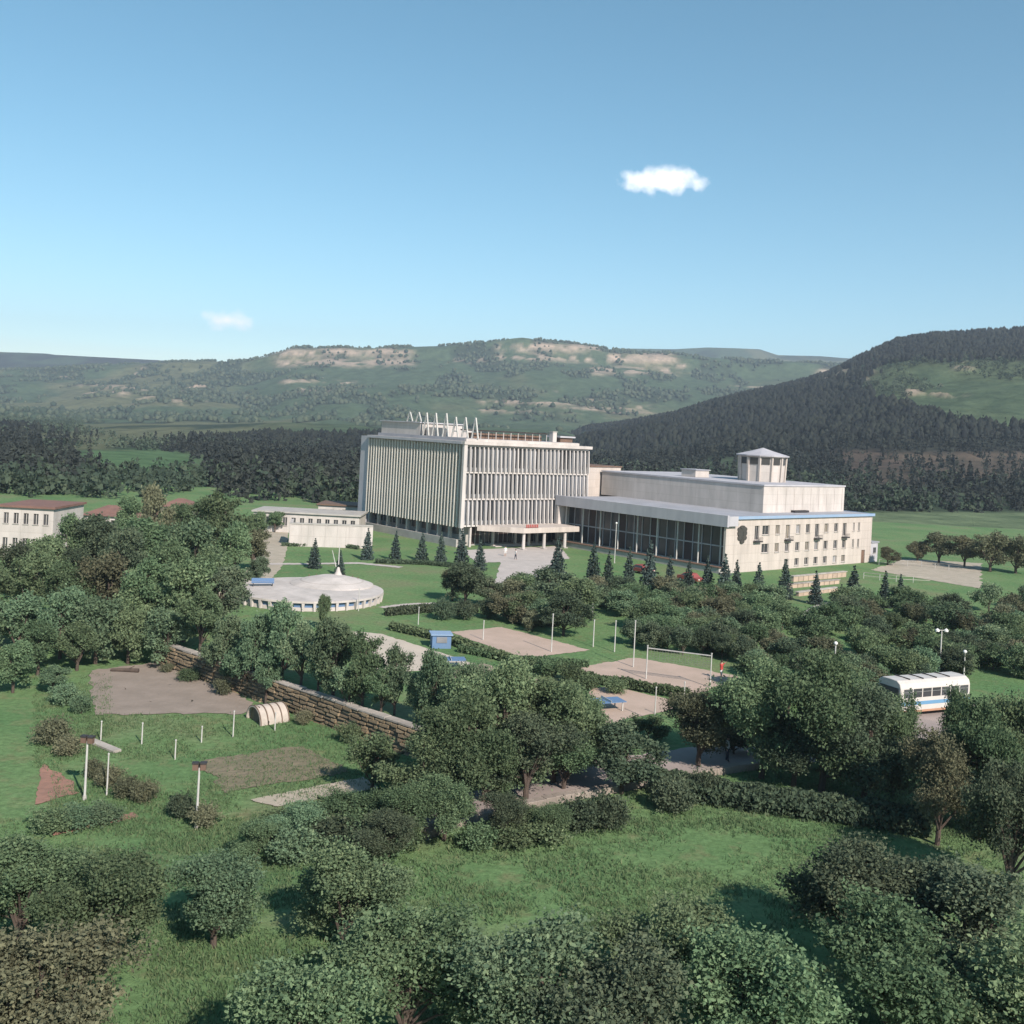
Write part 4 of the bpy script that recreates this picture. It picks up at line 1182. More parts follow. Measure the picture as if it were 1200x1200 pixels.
for k in range(12):
    a = 2 * math.pi * k / 12
    c = Vector((tcx + math.cos(a) * tr * 0.965, tcy + math.sin(a) * tr * 0.965, 0))
    tn = Vector((-math.sin(a), math.cos(a), 0)); rn = Vector((math.cos(a), math.sin(a), 0))
    mb = MB().bar(c + Vector((0, 0, AZ + 0.25)), c + rn * 0.18 + Vector((0, 0, AZ + 5.0)), 0.42, 0.34)
    mb.build('rib', M['cream'], tw)
    a2 = a + math.pi / 12
    c2 = Vector((tcx + math.cos(a2) * tr * 0.955, tcy + math.sin(a2) * tr * 0.955, 0)); tn2 = Vector((-math.sin(a2), math.cos(a2), 0)); rn2 = Vector((math.cos(a2), math.sin(a2), 0))
    m2 = MB()
    for s0, s1, z0_, z1_ in [(-0.75, 0.75, AZ + 3.5, AZ + 4.75)]:
        q = [c2 + tn2 * s0, c2 + tn2 * s1]
        m2.add([q[0] + rn2 * .0 + Vector((0, 0, z0_)), q[1] + Vector((0, 0, z0_)), q[1] + Vector((0, 0, z1_)), q[0] + Vector((0, 0, z1_)),
                q[0] + rn2 * .1 + Vector((0, 0, z0_)), q[1] + rn2 * .1 + Vector((0, 0, z0_)), q[1] + rn2 * .1 + Vector((0, 0, z1_)), q[0] + rn2 * .1 + Vector((0, 0, z1_))],
               [(0, 3, 2, 1), (4, 5, 6, 7), (0, 1, 5, 4), (1, 2, 6, 5), (2, 3, 7, 6), (3, 0, 4, 7)])
    m2.build('slit_window', M['glass'], tw)
MB().lathe([(tr + 0.6, AZ + 5.0), (tr + 0.65, AZ + 5.22), (2.2, AZ + 5.95), (0.05, AZ + 6.6)], 12, tcx, tcy).add([], []).build('turret_roof', M['lavender'], tw)
MB().lathe([(0.02, AZ + 4.99), (tr + 0.6, AZ + 4.99)], 12, tcx, tcy).build('turret_soffit', M['concrete'], tw)
# annex by the far end of the cream wall
an = thing('annex', 'small grey white annex at the far end of the cream wall', 'annex', OA + E1 * (TL + 0.35), ANG)
MB().box(0, 2.4, 0.2, 5, -0.1, 3.6).build('wall', M['lavender'], an)
MB().box(-0.15, 2.6, 0.0, 5.2, 3.604, 3.8).build('roof', M['roofing'], an)
w = MB().box(0.8, 1.7, 0.12, 0.196, 1.7, 2.7).build('window', M['glass'], an)
MB().box(0.72, 1.78, 0.08, 0.19, 1.58, 1.695).build('sill', M['concrete'], w)

# orange stone steps and terraces below the end wall
for k, (u0_, u1_, v_, hh) in enumerate([(930, 992, 682, 0.8), (922, 984, 690, 0.55), (936, 982, 699, 0.5)]):
    p, q = G(u0_, v_), G(u1_, v_ - 6)
    rz = math.atan2((q - p).y, (q - p).x); L = (q - p).length
    t = thing('terrace_wall', ['pinkish orange stone terrace wall at the foot of the cream end wall', 'middle orange stone terrace wall below the cream end wall',
                               'lowest orange stone terrace wall beside the path and spruces'][k], 'wall', p, rz)
    nb_ = int(L / 1.3)
    sh = [MB().box(0.02, 1.28, 0, 0.5, -0.1, hh * s).mesh('block', M['terracotta'], 0.03) for s in (0.96, 1.0)]
    for j in range(nb_): link('block', sh[j % 2], t, (j * L / nb_, 0, 0))
    MB().box(-0.1, L + 0.1, -0.06, 0.6, hh + 0.004, hh + 0.14).build('coping', M['coping'], t)
strip('path', [(985, 706), (960, 712), (945, 722)], 1.8, 0.06, M['pave'], 'short pale path descending from the terrace steps')

# finned block
B = Vector((solve_p(543, 570, 40.2), 40.2, 0))
bx = B.x; by = B.y
BLW = solve_p(689, 560, by) - bx
BLD = solve_q(431, 560, bx) - by
END = solve_q(421, 560, bx) - by - BLD
mb_o = OA + E1 * bx + E2 * by
blk = thing('finned_block', 'white block with tall vertical concrete fins and rooftop pergola', 'building', mb_o, ANG)
Z0, Z1 = 3.8, 18.0
MB().box(0.9, BLW - 0.1, 0.9, BLD, Z0, Z1).build('core', M['concrete'], blk)
MB().box(0.0, 6, BLD + 0.004, BLD + END, -0.2, Z1 + 0.5).build('blank_end_wall', M['lavender'], blk)
band = (Z1 - Z0) / 3
# floor slabs
for k in range(4):
    z = Z0 + k * band
    MB().box(0.10, BLW, 0.05, 0.9, z - 0.13, z + 0.13).build('floor_slab', M['fin'], blk)
    MB().box(0.35, 0.9, 0.902, BLD, z - 0.16, z + 0.16).build('floor_slab', M['concrete'], blk)
# south face: three tiers of fins
NF = 30
fin_a = MB().add([(-0.09, -0.42, 0), (0.09, -0.42, 0), (0.09, 0.12, 0), (-0.09, 0.12, 0), (-0.09, -0.12, band - 0.36), (0.09, -0.12, band - 0.36), (0.09, 0.16, band - 0.36), (-0.09, 0.16, band - 0.36)],
                 [(0, 3, 2, 1), (4, 5, 6, 7), (0, 1, 5, 4), (1, 2, 6, 5), (2, 3, 7, 6), (3, 0, 4, 7)]).mesh('fin', M['fin'])
pitch = (BLW - 0.3) / NF
pane_m = {k: MB().box(0.04, pitch - 0.04, 0.55, 0.72, 0.02, band - 0.4).mesh('pane', M[k]) for k in ('glass', 'glass_soft')}
spand = MB().box(0.0, pitch, 0.44, 0.54, 0.0, 0.7).mesh('spandrel', M['spandrel'])
for t in range(3):
    for k in range(NF + 1):
        link('fin', fin_a, blk, (0.15 + k * pitch, 0, Z0 + t * band + 0.184))
        if k < NF:
            link('pane', pane_m['glass_soft' if rng.random() < 0.78 else 'glass'], blk, (0.15 + k * pitch, 0, Z0 + t * band + 0.184))
            link('spandrel', spand, blk, (0.15 + k * pitch, 0, Z0 + t * band + 0.184))
# west face: fins over all three tiers
NW = 33
pw = (BLD - 0.5) / NW
fin_b = MB().box(-0.28, 0.10, -0.12, 0.12, Z0 - 0.3, Z1 + 0.1).mesh('fin', M['finwarm'])
pane_w = {k: MB().box(0.74, 0.89, 0.08, pw - 0.08, 0.2, band - 0.2).mesh('pane', M[k]) for k in ('glass', 'glass_soft', 'glass_warm')}
for k in range(NW + 1):
    link('fin', fin_b, blk, (0, 0.35 + k * pw, 0))
    if k < NW:
        for t in range(3):
            link('pane', pane_w[rng.choice(['glass_soft', 'glass_soft', 'glass_warm', 'glass_soft'])], blk, (0, 0.35 + k * pw, Z0 + t * band))
MB().box(-0.5, 0.2, -0.40, 0.18, Z0 - 0.3, Z1 + 0.2).build('corner_pier', M['fin'], blk)
MB().box(-0.6, BLW + 0.3, -0.55, BLD + 0.0, Z1 + 0.205, Z1 + 0.75).build('cornice', M['white'], blk)
MB().box(-0.64, -0.604, 0.3, BLD - 0.02, Z1 + 0.25, Z1 + 0.7).build('cornice_edge', M['lavender'], blk)
MB().box(1.2, BLW - 2.0, 1.2, BLD - 1, Z1 + 0.754, Z1 + 1.3).build('roof', M['roofing'], blk)
MB().box(0.6, BLW - 2.2, 0.6, 1.15, Z1 + 0.754, Z1 + 1.25).build('roof_kerb', M['white'], blk)
MB().box(BLW - 0.098, BLW + 0.05, 0.5, BLD, -0.1, Z1 + 0.2).build('side_wall', M['cream'], blk)
# ground floor: set back, piers, dark band of windows, grey base
MB().box(2.4, BLW - 0.2, 2.4, BLD, -0.2, Z0 - 0.185).build('ground_floor_wall', M['concrete'], blk)
for k in range(9):
    y = 3.0 + k * (BLD - 5.5) / 8
    g = MB().box(2.25, 2.396, y, y + 2.6, 1.9, Z0 - 0.4).build('window', M['glass'], blk)
    MB().box(2.15, 2.39, y - 0.1, y + 2.7, 1.78, 1.895).build('sill', M['concrete'], g)
for k in range(10):
    y = 0.6 + k * (BLD - 1.2) / 9
    MB().box(0.25, 0.85, y - 0.25, y + 0.25, -0.2, Z0 - 0.32).build('pier', M['concrete'], blk)
MB().box(-0.2, 0.22, 1.0, BLD, -0.2, 1.35).build('base_wall', M['concrete'], blk)
for k in range(10):
    x = 4.0 + k * 2.2
    g = MB().box(x, x + 1.9, 2.26, 2.396, 0.3, Z0 - 0.4).build('window', M['glass'] if k % 3 else M['hall'], blk)
    MB().box(x + 0.9, x + 1.0, 2.2, 2.256, 0.3, Z0 - 0.4).build('mullion', M['white'], g)
for k in range(5):
    MB().box(2.2 + k * 5.3, 2.6 + k * 5.3, 0.3, 0.7, -0.1, Z0 - 0.19).build('pier', M['white'], blk)
# penthouse
ph = MB().box(2, 12, 17, BLD - 1, Z1 + 1.304, Z1 + 3.6).build('penthouse', M['white'], blk)
MB().box(1.7, 12.3, 16.7, BLD - 0.7, Z1 + 3.604, Z1 + 3.8).build('penthouse_roof', M['lavender'], ph)
MB().box(3, 9, 10.0, 16.4, Z1 + 1.304, Z1 + 2.9).build('lift_house', M['white'], blk)
# pergola along the roof edge
pg = MB().box(3, BLW - 9.5, 1.9, 2.1, Z1 + 2.62, Z1 + 2.78).box(3, BLW - 9.5, 5.4, 5.6, Z1 + 2.62, Z1 + 2.78).build('pergola', M['darkmetal'], blk)
for k in range(11):
    x = 3.1 + k * (BLW - 12.7) / 10
    MB().box(x - 0.06, x + 0.06, 1.94, 2.06, Z1 + 1.304, Z1 + 2.617).build('post', M['white'], pg)
    MB().box(x - 0.05, x + 0.05, 1.7, 5.8, Z1 + 2.784, Z1 + 2.88).build('rafter', M['wood'], pg)
MB().box(4, BLW - 9.8, 3.2, 5.0, Z1 + 1.304, Z1 + 2.3).build('roof_screen', M['brown'], blk)
ch = MB().box(BLW - 7.6, BLW - 6.6, 2.4, 3.4, Z1 + 1.304, Z1 + 3.2).build('chimney', M['white'], blk)
MB().box(BLW - 7.7, BLW - 6.5, 2.3, 3.5, Z1 + 3.204, Z1 + 3.32).build('chimney_cap', M['concrete'], ch)
rh = MB().box(BLW - 5.6, BLW - 2.4, 2.4, 5.6, Z1 + 1.304, Z1 + 2.2).build('roof_hut', M['brown'], blk)
MB().prism([(BLW - 6.0, 2.0), (BLW - 2.0, 2.0), (BLW - 2.0, 6.0), (BLW - 6.0, 6.0)], Z1 + 2.204, Z1 + 2.5).build('hut_roof', M['lavender'], rh)
# row of white pointed rooftop frames
for k in range(8):
    y = 20.5 - k * 2.75; x = 1.9 + 0.15 * k
    fo = thing('rooftop_frame', 'white pointed metal frame standing in the row on the finned block roof', 'frame',
               mb_o + E1 * x + E2 * y + Vector((0, 0, Z1 + 1.31 if y < 16.6 else Z1 + 3.81)), ANG, 'pointed frames on the roof')
    zt = (Z1 + 5.6 if k < 5 else Z1 + 5.0) - fo.location.z
    if y >= 9.6 and y < 16.6: fo.location.z = Z1 + 1.31; fo.location = fo.location + E1 * -0.25; zt = Z1 + 5.6 - fo.location.z
    MB().bar((0, -0.95, 0), (0, 0, zt), 0.2, 0.26).build('bar', M['pole'], fo)
    MB().bar((0, 0.95, 0), (0.02, 0.05, zt), 0.2, 0.26).build('bar', M['pole'], fo)
    MB().bar((0.1, -0.62, zt * 0.3), (0.1, 0.62, zt * 0.3), 0.1, 0.16).build('crossbar', M['pole'], fo)

# entrance canopy: a wedge slab on white columns with a small red sign
cx0 = 3.2; cx1 = 22.8
can = thing('entrance_canopy', 'cream entrance canopy slab on white columns with red lettered sign', 'canopy', mb_o, ANG)
MB().prism([(cx0, -0.45), (cx0 + 6, -6.2), (cx1, -6.2), (cx1, -0.45)], 3.0, 3.95).build('slab', M['cream'], can)
for (x, y) in [(cx0 + 6.6, -5.6), (cx0 + 11.5, -5.6), (cx1 - 3, -5.6), (cx0 + 11.5, -1.4)]:
    c = MB().tube((x, y, -0.1), (x, y, 2.996), 0.32, 0.27, 14).build('column', M['white'], can)
    MB().box(x - 0.45, x + 0.45, y - 0.45, y + 0.45, -0.1, 0.18).build('base', M['concrete'], c)
sg = MB().box(cx0 + 6.4, cx0 + 9.4, -6.27, -6.204, 3.96, 3.99).build('sign_rail', M['darkmetal'], can)
for j in range(7):
    MB().box(cx0 + 6.5 + j * 0.42, cx0 + 6.5 + j * 0.42 + 0.28, -6.26, -6.21, 3.994, 4.55).build('letter', M['redsign'], can)
MB().box(cx0 + 4.0, cx1 - 1, -0.3, 2.2, -0.1, 0.35).build('step', M['pave'], can)
MB().box(cx0 + 4.0, cx1 - 1, -1.0, -0.302, -0.1, 0.18).build('step', M['pave'], can)

# long white wall and the low white buildings to the left of the block
p, q = G(338, 640), G(436, 643)
d = q - p; L = d.length; rz = math.atan2(d.y, d.x)
lw = thing('long_white_wall', 'long white single storey wall beside the finned block', 'wall', p, rz)
MB().box(0, L, 0, 0.5, -0.2, 3.7).build('wall', M['white'], lw)
MB().box(-0.1, L, -0.1, 0.6, 3.704, 3.9).build('coping', M['concrete'], lw)
for k in range(7):
    MB().box(k * L / 7 + 0.02, k * L / 7 + 0.32, -0.06, -0.004, -0.2, 3.7).build('pilaster', M['white'], lw)
MB().box(0, 0.5, 0.502, 9, -0.2, 3.7).build('return_wall', M['white'], lw)


def low_house(u0_, u1_, vb, h, label, roof, nwin, depth=9.0, pitched=False, rows=1):
    p, q = G(u0_, vb), G(u1_, vb + (u1_ - u0_) * 0.052)
    d = q - p; L = d.length
    t = thing('low_building' if rows == 1 else 'house', label, 'building', p, math.atan2(d.y, d.x))
    holes = []
    w_ = L / (nwin * 2 + 1)
    fh = h / rows
    for k in range(nwin):
        for r in range(rows):
            holes.append((w_ * (2 * k + 1), w_ * (2 * k + 2), r * fh + fh * 0.35, r * fh + fh * 0.78))
    holes_wall(0, L, -0.2, h, holes, 0, 0.35).build('wall', M['white'], t)
    MB().box(0, 0.35, 0.352, depth, -0.2, h).build('side_wall', M['white'], t)
    MB().box(L - 0.35, L, 0.352, depth, -0.2, h).build('side_wall', M['white'], t)
    MB().box(0.36, L - 0.36, depth - 0.35, depth, -0.2, h).build('back_wall', M['white'], t)
    for (a, b, c_, d_) in holes:
        w = MB().box(a, b, 0.2, 0.26, c_, d_).build('window', M['glass'], t)
        MB().box((a + b) / 2 - 0.04, (a + b) / 2 + 0.04, 0.14, 0.196, c_, d_).build('mullion', M['white'], w)
        MB().box(a - 0.08, b + 0.08, -0.1, 0.19, c_ - 0.1, c_ - 0.005).build('sill', M['concrete'], w)
    if pitched:
        e = 0.5; hh = 1.5
        MB().add([(-e, -e, h + .004), (L + e, -e, h + .004), (L + e, depth + e, h + .004), (-e, depth + e, h + .004), (2.5, depth / 2, h + hh), (L - 2.5, depth / 2, h + hh)],
                 [(0, 1, 5, 4), (2, 3, 4, 5), (1, 2, 5), (3, 0, 4), (3, 2, 1, 0)]).build('roof', M[roof], t)
    else:
        MB().box(-0.3, L + 0.3, -0.4, depth + 0.3, h + 0.004, h + 0.3).build('roof', M[roof], t)
    return t


low_house(296, 420, 622, 3.6, 'long low white building behind the long white wall', 'concrete', 12)
low_house(372, 424, 612, 3.6, 'low white building with brown eaves tucked behind the finned block', 'brown', 5)
low_house(-4, 60, 652, 6.9, 'two storey white house with dark windows beside the grove', 'rooftile', 5, 10, False, 2)
low_house(96, 170, 624, 3.0, 'low house with red roof half hidden behind the grove', 'rooftile', 5, 9, True)
low_house(186, 222, 606, 2.2, 'small pale house peeping out behind the grove treetops', 'rooftile', 3, 8, True)

# ------------------------------------------------------------------ round white platform
pc = G(354, 706); pc.y += 3
PRAD = 8.9
pl = thing('round_platform', 'round white concrete platform with blue band and central mast', 'platform', (pc.x, pc.y, 0))
MB().lathe([(0.0, 1.35), (3.0, 1.32), (PRAD - 0.25, 1.16), (PRAD, 1.14), (PRAD, 0.92), (PRAD - 0.35, 0.90)], 72).build('deck', M['white'], pl, smooth=False)
MB().lathe([(PRAD - 0.36, 0.91), (PRAD - 0.4, 0.42), (PRAD - 0.36, 0.40)], 72).build('blue_band', M['blue'], pl)
MB().lathe([(PRAD - 0.34, 0.42), (PRAD - 0.3, -0.1)], 72).build('plinth', M['white'], pl)
brk = MB().add([(PRAD - 0.42, -0.1, -0.05), (PRAD - 0.1, -0.1, -0.05), (PRAD + 0.02, -0.16, 0.9), (PRAD - 0.42, -0.16, 0.9),
                (PRAD - 0.42, 0.1, -0.05), (PRAD - 0.1, 0.1, -0.05), (PRAD + 0.02, 0.16, 0.9), (PRAD - 0.42, 0.16, 0.9)],
               [(0, 3, 2, 1), (4, 5, 6, 7), (0, 1, 5, 4), (1, 2, 6, 5), (2, 3, 7, 6), (3, 0, 4, 7)]).mesh('bracket', M['white'])
for k in range(44): link('bracket', brk, pl, (0, 0, 0), 2 * math.pi * k / 44)
# raised stage with mast at the rear
sx, sy = 2.2, 3.6
st = MB().lathe([(0.0, 2.3), (1.6, 2.25), (3.6, 1.8), (5.0, 1.36), (5.02, 1.15)], 36, sx, sy).build('stage', M['white'], pl)
cn = MB().lathe([(0.0, 3.2), (0.14, 3.15), (0.3, 2.6), (0.5, 2.25), (0.6, 2.0)], 16, sx + 0.5, sy + 1.2).build('sculpture_base', M['white'], pl)
MB().tube((sx + 0.5, sy + 1.2, 3.5), (sx + 0.5, sy + 1.2, 6.0), 0.07, 0.04, 8).build('mast', M['pole'], pl)
MB().tube((sx + 0.2, sy + 1.2, 3.2), (sx - 0.35, sy + 1.2, 5.2), 0.06, 0.03, 8).build('mast', M['pole'], pl)
for k in range(7):
    a = 0.5 + k * 0.36
    MB().tube((sx + math.cos(a) * 3.4, sy + math.sin(a) * 2.3, 1.5), (sx + math.cos(a) * 3.4, sy + math.sin(a) * 2.3, 2.15), 0.05, n=6).build('baluster', M['brown'], pl)
b0 = Vector((pc.x - 5.2, pc.y - 0.6, 1.2))
bn = thing('bench', 'blue bench standing on the round white platform', 'bench', b0, 0.25)
MB().box(-1.3, 1.3, -0.25, 0.25, 0.42, 0.5).build('seat', M['blue'], bn)
MB().box(-1.3, 1.3, 0.26, 0.32, 0.52, 0.95).build('backrest', M['blue'], bn)
for s in (-1, 1):
    MB().box(s * 1.1 - 0.05, s * 1.1 + 0.05, -0.2, 0.3, 0.0, 0.416).build('leg', M['darkmetal'], bn)

# ------------------------------------------------------------------ stone wall above the lower field
wang = math.atan2(WD.y, WD.x)
sw = thing('stone_wall', 'long brown stone retaining wall with pale coping below the tree row', 'wall', (W1.x, W1.y, LOW), wang)
# local x along the wall, local -y or +y is the front
fy = -1 if (Vector((-math.sin(wang), math.cos(wang))).dot(WN) < 0) else 1
MB().box(0, WLEN, -0.05 if fy < 0 else -0.65, 0.65 if fy < 0 else 0.05, -0.3, 1.92).build('core', M['mortar'], sw)
stones = []
for k in range(8):
    r = random.Random(100 + k)
    w_ = 0.98; hh = r.uniform(0.28, 0.36)
    mb = MB(); e = [r.uniform(0.0, 0.10) for _ in range(8)]
    dpt = r.uniform(0.06, 0.26)
    mb.add([(e[0], 0, e[1]), (w_ - e[2], 0, e[3]), (w_ - e[4], 0, hh - e[5]), (e[6], 0, hh - e[7]),
            (e[0] + .04, fy * dpt, e[1] + .03), (w_ - e[2] - .04, fy * dpt, e[3] + .03), (w_ - e[4] - .04, fy * dpt * 0.9, hh - e[5] - .03), (e[6] + .04, fy * dpt * 0.9, hh - e[7] - .03)],
           [(0, 1, 2, 3), (4, 7, 6, 5), (0, 4, 5, 1), (1, 5, 6, 2), (2, 6, 7, 3), (3, 7, 4, 0)])
    stones.append(mb.mesh('stone', M['stone']))
for row in range(7):
    x = -0.5 * (row % 2)
    while x < WLEN - 0.4:
        s = rng.uniform(0.5, 1.3)
        so = link('stone', rng.choice(stones), sw, (x, fy * 0.04, row * 0.29 - 0.1 + rng.uniform(-.04, .04)), 0, (s, 1, rng.uniform(0.72, 0.98)))
        so.rotation_euler = (0, rng.uniform(-.05, .05), 0)
        x += 1.0 * s
cop = [MB().box(0.02, 1.38, -0.36, 0.36, 0, 0.13 + 0.04 * k).mesh('coping_stone', M['coping'], 0.03) for k in range(3)]
x = 0.0
while x < WLEN:
    link('coping_stone', rng.choice(cop), sw, (x, -fy * 0.22 + rng.uniform(-.06, .06), 1.93 + rng.uniform(-.03, .02)), rng.uniform(-.04, .04)); x += 1.4

# low wall on the near side of the road
pts = [(RX[i], RY[i]) for i in range(2, 46)]
rw = thing('low_road_wall', 'low rough stone wall along the near side of the pinkish road', 'wall', (pts[0][0], pts[0][1], 0))
o0 = Vector((pts[0][0], pts[0][1]))
k = 0
for i in range(0, len(pts) - 1):
    a, b = Vector(pts[i]), Vector(pts[i + 1])
    d = (b - a); l = d.length; d.normalize(); nrm = Vector((d.y, -d.x))
    c = a + nrm * 2.6 - o0
    zz = float(zg(*(a + nrm * 2.6)))
    mb = MB().box(0.01, l - 0.01, -0.28, 0.28, -0.7, 0.42 + 0.06 * rng.random())
    o = mb.build('stone_block', M['roadstone'], rw, bevel=0.03)
    o.location = (c.x, c.y, zz); o.rotation_euler = (0, 0, math.atan2(d.y, d.x))

# ------------------------------------------------------------------ half round hut
hp = G(312, 843)
HRZ = math.radians(40)
he = Vector((hp.x + math.cos(HRZ) * 2.4 + math.sin(HRZ) * 1.5, hp.y + math.sin(HRZ) * 2.4 + 0.3)) - W1
hp = hp + Vector((WN.x, WN.y, 0)) * max(0, 0.5 - he.dot(WN))
hp.z = LOW
hu = thing('arched_hut', 'small half round hut with pale curved roof against the stone wall', 'hut', hp, HRZ)
# long axis local x; the open end faces -x
R_, HL = 1.2, 2.4
n = 16
ar = MB()
for i in range(n):
    t0, t1 = math.pi * i / n, math.pi * (i + 1) / n
    for ra, rb in ((R_, R_ - 0.08),):
        v = []
        for tt in (t0, t1):
            for rr_ in (ra, rb):
                for xx in (0, HL):
                    v.append((xx, -math.cos(tt) * rr_, math.sin(tt) * rr_))
        ar.add(v, [(0, 1, 5, 4), (2, 6, 7, 3), (0, 4, 6, 2), (1, 3, 7, 5)])
ar.build('curved_roof', M['hut'], hu)
for k in range(5):
    rb_ = MB()
    for i in range(n):
        t0, t1 = math.pi * i / n, math.pi * (i + 1) / n
        rb_.bar((0.05 + k * (HL - 0.1) / 4, -math.cos(t0) * (R_ + .03), math.sin(t0) * (R_ + .03)), (0.05 + k * (HL - 0.1) / 4, -math.cos(t1) * (R_ + .03), math.sin(t1) * (R_ + .03)), 0.08, 0.06)
    rb_.build('rib', M['wood'], hu)
pe = [(0.3, -math.cos(math.pi * i / n) * (R_ - .1), math.sin(math.pi * i / n) * (R_ - .1)) for i in range(n + 1)]
MB().add(pe + [(0.36, y, z) for _, y, z in pe], [tuple(range(n + 1)), tuple(range(2 * n + 1, n, -1))] + [(i, (i + 1) % (n + 1), n + 1 + (i + 1) % (n + 1), n + 1 + i) for i in range(n + 1)]).build('end_wall', M['stone'], hu)
MB().box(0.24, 0.296, -0.42, 0.42, 0, 1.2).build('door', M['wood'], hu)


# ------------------------------------------------------------------ posts, lamps, nets, tables
def lamp_post(u, vt, vb, label, style, group=None):
    p = G(u, vb); h = (vb - vt) * p.y / FPX
    t = thing('lamp_post', label, 'lamp post', p, rng.uniform(-.3, .3), group)
    MB().tube((0, 0, -0.2), (0, 0, h - 0.3), 0.075, 0.055, 10).build('pole', M['pole'], t)
    MB().tube((0, 0, -0.05), (0, 0, 0.25), 0.13, 0.1, 10).build('base', M['concrete'], t)
    if style == 'box':
        for s in (-1, 1):
            l = MB().prism([(s * 0.06, -0.14), (s * 0.36, -0.14), (s * 0.36, 0.14), (s * 0.06, 0.14)], h - 0.42, h - 0.08).build('lamp', M['brown'], t)
            MB().box(min(s * 0.04, s * 0.4), max(s * 0.04, s * 0.4), -0.18, 0.18, h - 0.076, h - 0.0).build('lamp_cap', M['darkmetal'], l)
        MB().tube((0, 0, h - 0.34), (0, 0, h), 0.05, 0.03, 8).build('finial', M['darkmetal'], t)
    elif style == 'globe':
        MB().lathe([(0.001, h + 0.04), (0.1, h + 0.01), (0.17, h - 0.08), (0.17, h - 0.18), (0.1, h - 0.29), (0.05, h - 0.3)], 14).build('globe', M['lampglobe'], t, smooth=True)
    else:
        MB().bar((-0.45, 0, h - 0.2), (0.45, 0, h - 0.2), 0.08, 0.06).build('arm', M['pole'], t)
        for s in (-1, 1):
            MB().lathe([(0.02, h - 0.02), (0.2, h - 0.16), (0.2, h - 0.32), (0.02, h - 0.36)], 10, s * 0.45, 0).build('lamp', M['lampglobe'], t)


lamp_post(99, 862, 937, 'pale lamp post with brown box lamps beside the red earth', 'box')
lamp_post(230, 893, 970, 'pale lamp post with brown box lamps among the brambles', 'box')
lamp_post(1101, 736, 790, 'tall lamp post with twin heads behind the bus', 'twin')
lamp_post(1129, 762, 800, 'round globe lamp post behind the bus', 'globe')
lamp_post(977, 752, 800, 'slim white lamp post above the trees near the bus', 'globe')
lamp_post(720, 612, 660, 'slim white lamp post in front of the dark glazed front', 'globe', 'lamps before the glazed front')
lamp_post(273, 668, 700, 'small globe lamp post at the edge of the grove path', 'globe')


def pole(u, vt, vb, label, group, r=0.06, m='pole'):
    p = G(u, vb); h = (vb - vt) * p.y / FPX
    t = thing('court_pole', label, 'pole', p, 0, group)
    MB().tube((0, 0, -0.2), (0, 0, h), r, r * 0.8, 8).build('shaft', M[m], t)
    MB().tube((0, 0, h), (0, 0, h + 0.08), r * 1.3, r * 1.1, 8).build('cap', M[m], t)
    return p, h


for (u, a, b) in [(566, 728, 750), (646, 720, 764), (695, 727, 758), (720, 728, 764), (742, 728, 782), (694, 706, 724)]:
    pole(u, a, b, 'tall white pole at the edge of the sand courts', 'tall poles round the courts')
for (u, a, b) in [(767, 806, 846), (800, 800, 850), (420, 690, 716), (490, 712, 732)]:
    pole(u, a, b, 'short white pole among the greenery by the courts', 'short poles near the courts', 0.05)
for (u, a, b) in [(166, 848, 872), (273, 834, 864), (322, 836, 856), (236, 852, 870), (205, 868, 890), (118, 846, 868)]:
    pole(u, a, b, 'thin pale fence post on the green strip below the soil plot', 'fence posts on the green strip', 0.05)

pole(125, 884, 932, 'slim pale post beside the pale plank and dry bushes', None, 0.05)
pa, pb = G(757, 796), G(832, 806)
for k, (p, lb) in enumerate(((pa, 'net post at the far side of the volleyball court'), (pb, 'tall net post beside the red shirted player'))):
    t = thing('net_post', lb, 'post', p)
    MB().tube((0, 0, -0.2), (0, 0, 2.9), 0.06, 0.05, 8).build('shaft', M['pole'], t)
    MB().tube((0, 0, 2.9), (0, 0, 2.96), 0.08, 0.08, 8).build('cap', M['pole'], t)
d = pb - pa; L = d.length
nt = thing('volleyball_net', 'dark volleyball net strung between two posts over the court', 'net', pa, math.atan2(d.y, d.x))
mb = MB()
for k in range(int(L / 0.25)):
    mb.box(0.1 + k * 0.25 - .008, 0.1 + k * 0.25 + .008, -.008, .008, 1.72, 2.7)
for k in range(6):
    mb.box(0.06, L - 0.06, -0.01, 0.01, 1.72 + k * 0.19, 1.735 + k * 0.19)
mb.build('mesh', M['net'], nt)
MB().box(0.06, L - 0.06, -0.025, 0.025, 2.702, 2.78).build('top_tape', M['pole'], nt)


def pingpong(u, v, label, rz):
    p = G(u, v)
    t = thing('game_table', label, 'table', p, rz, None)
    MB().box(-1.37, 1.37, -0.76, 0.76, 0.72, 0.77).build('tabletop', M['blue'], t)
    for sx_ in (-1, 1):
        for sy_ in (-1, 1):
            MB().box(sx_ * 1.1 - .04, sx_ * 1.1 + .04, sy_ * 0.6 - .04, sy_ * 0.6 + .04, 0, 0.716).build('leg', M['pole'], t)
    MB().box(-0.01, 0.01, -0.85, 0.85, 0.774, 0.92).build('net', M['cloth_white'], t)


pingpong(710, 832, 'blue game table on the sand court below the volleyball court', 0.4)
pingpong(527, 782, 'blue game table by the pale court and tall tree', 0.2)
kp = G(516, 758)
ki = thing('kiosk', 'small blue kiosk with flat roof beside the pinkish sand court', 'kiosk', kp, 0.2)
MB().box(-0.9, 0.9, -0.8, 0.8, 0, 1.25).build('wall', M['blue'], ki)
MB().box(-1.05, 1.05, -0.95, 0.95, 1.254, 1.36).build('roof', M['blue_metal'], ki)
MB().box(-0.5, 0.5, -0.85, -0.804, 0.55, 1.1).build('window', M['glass_soft'], ki)
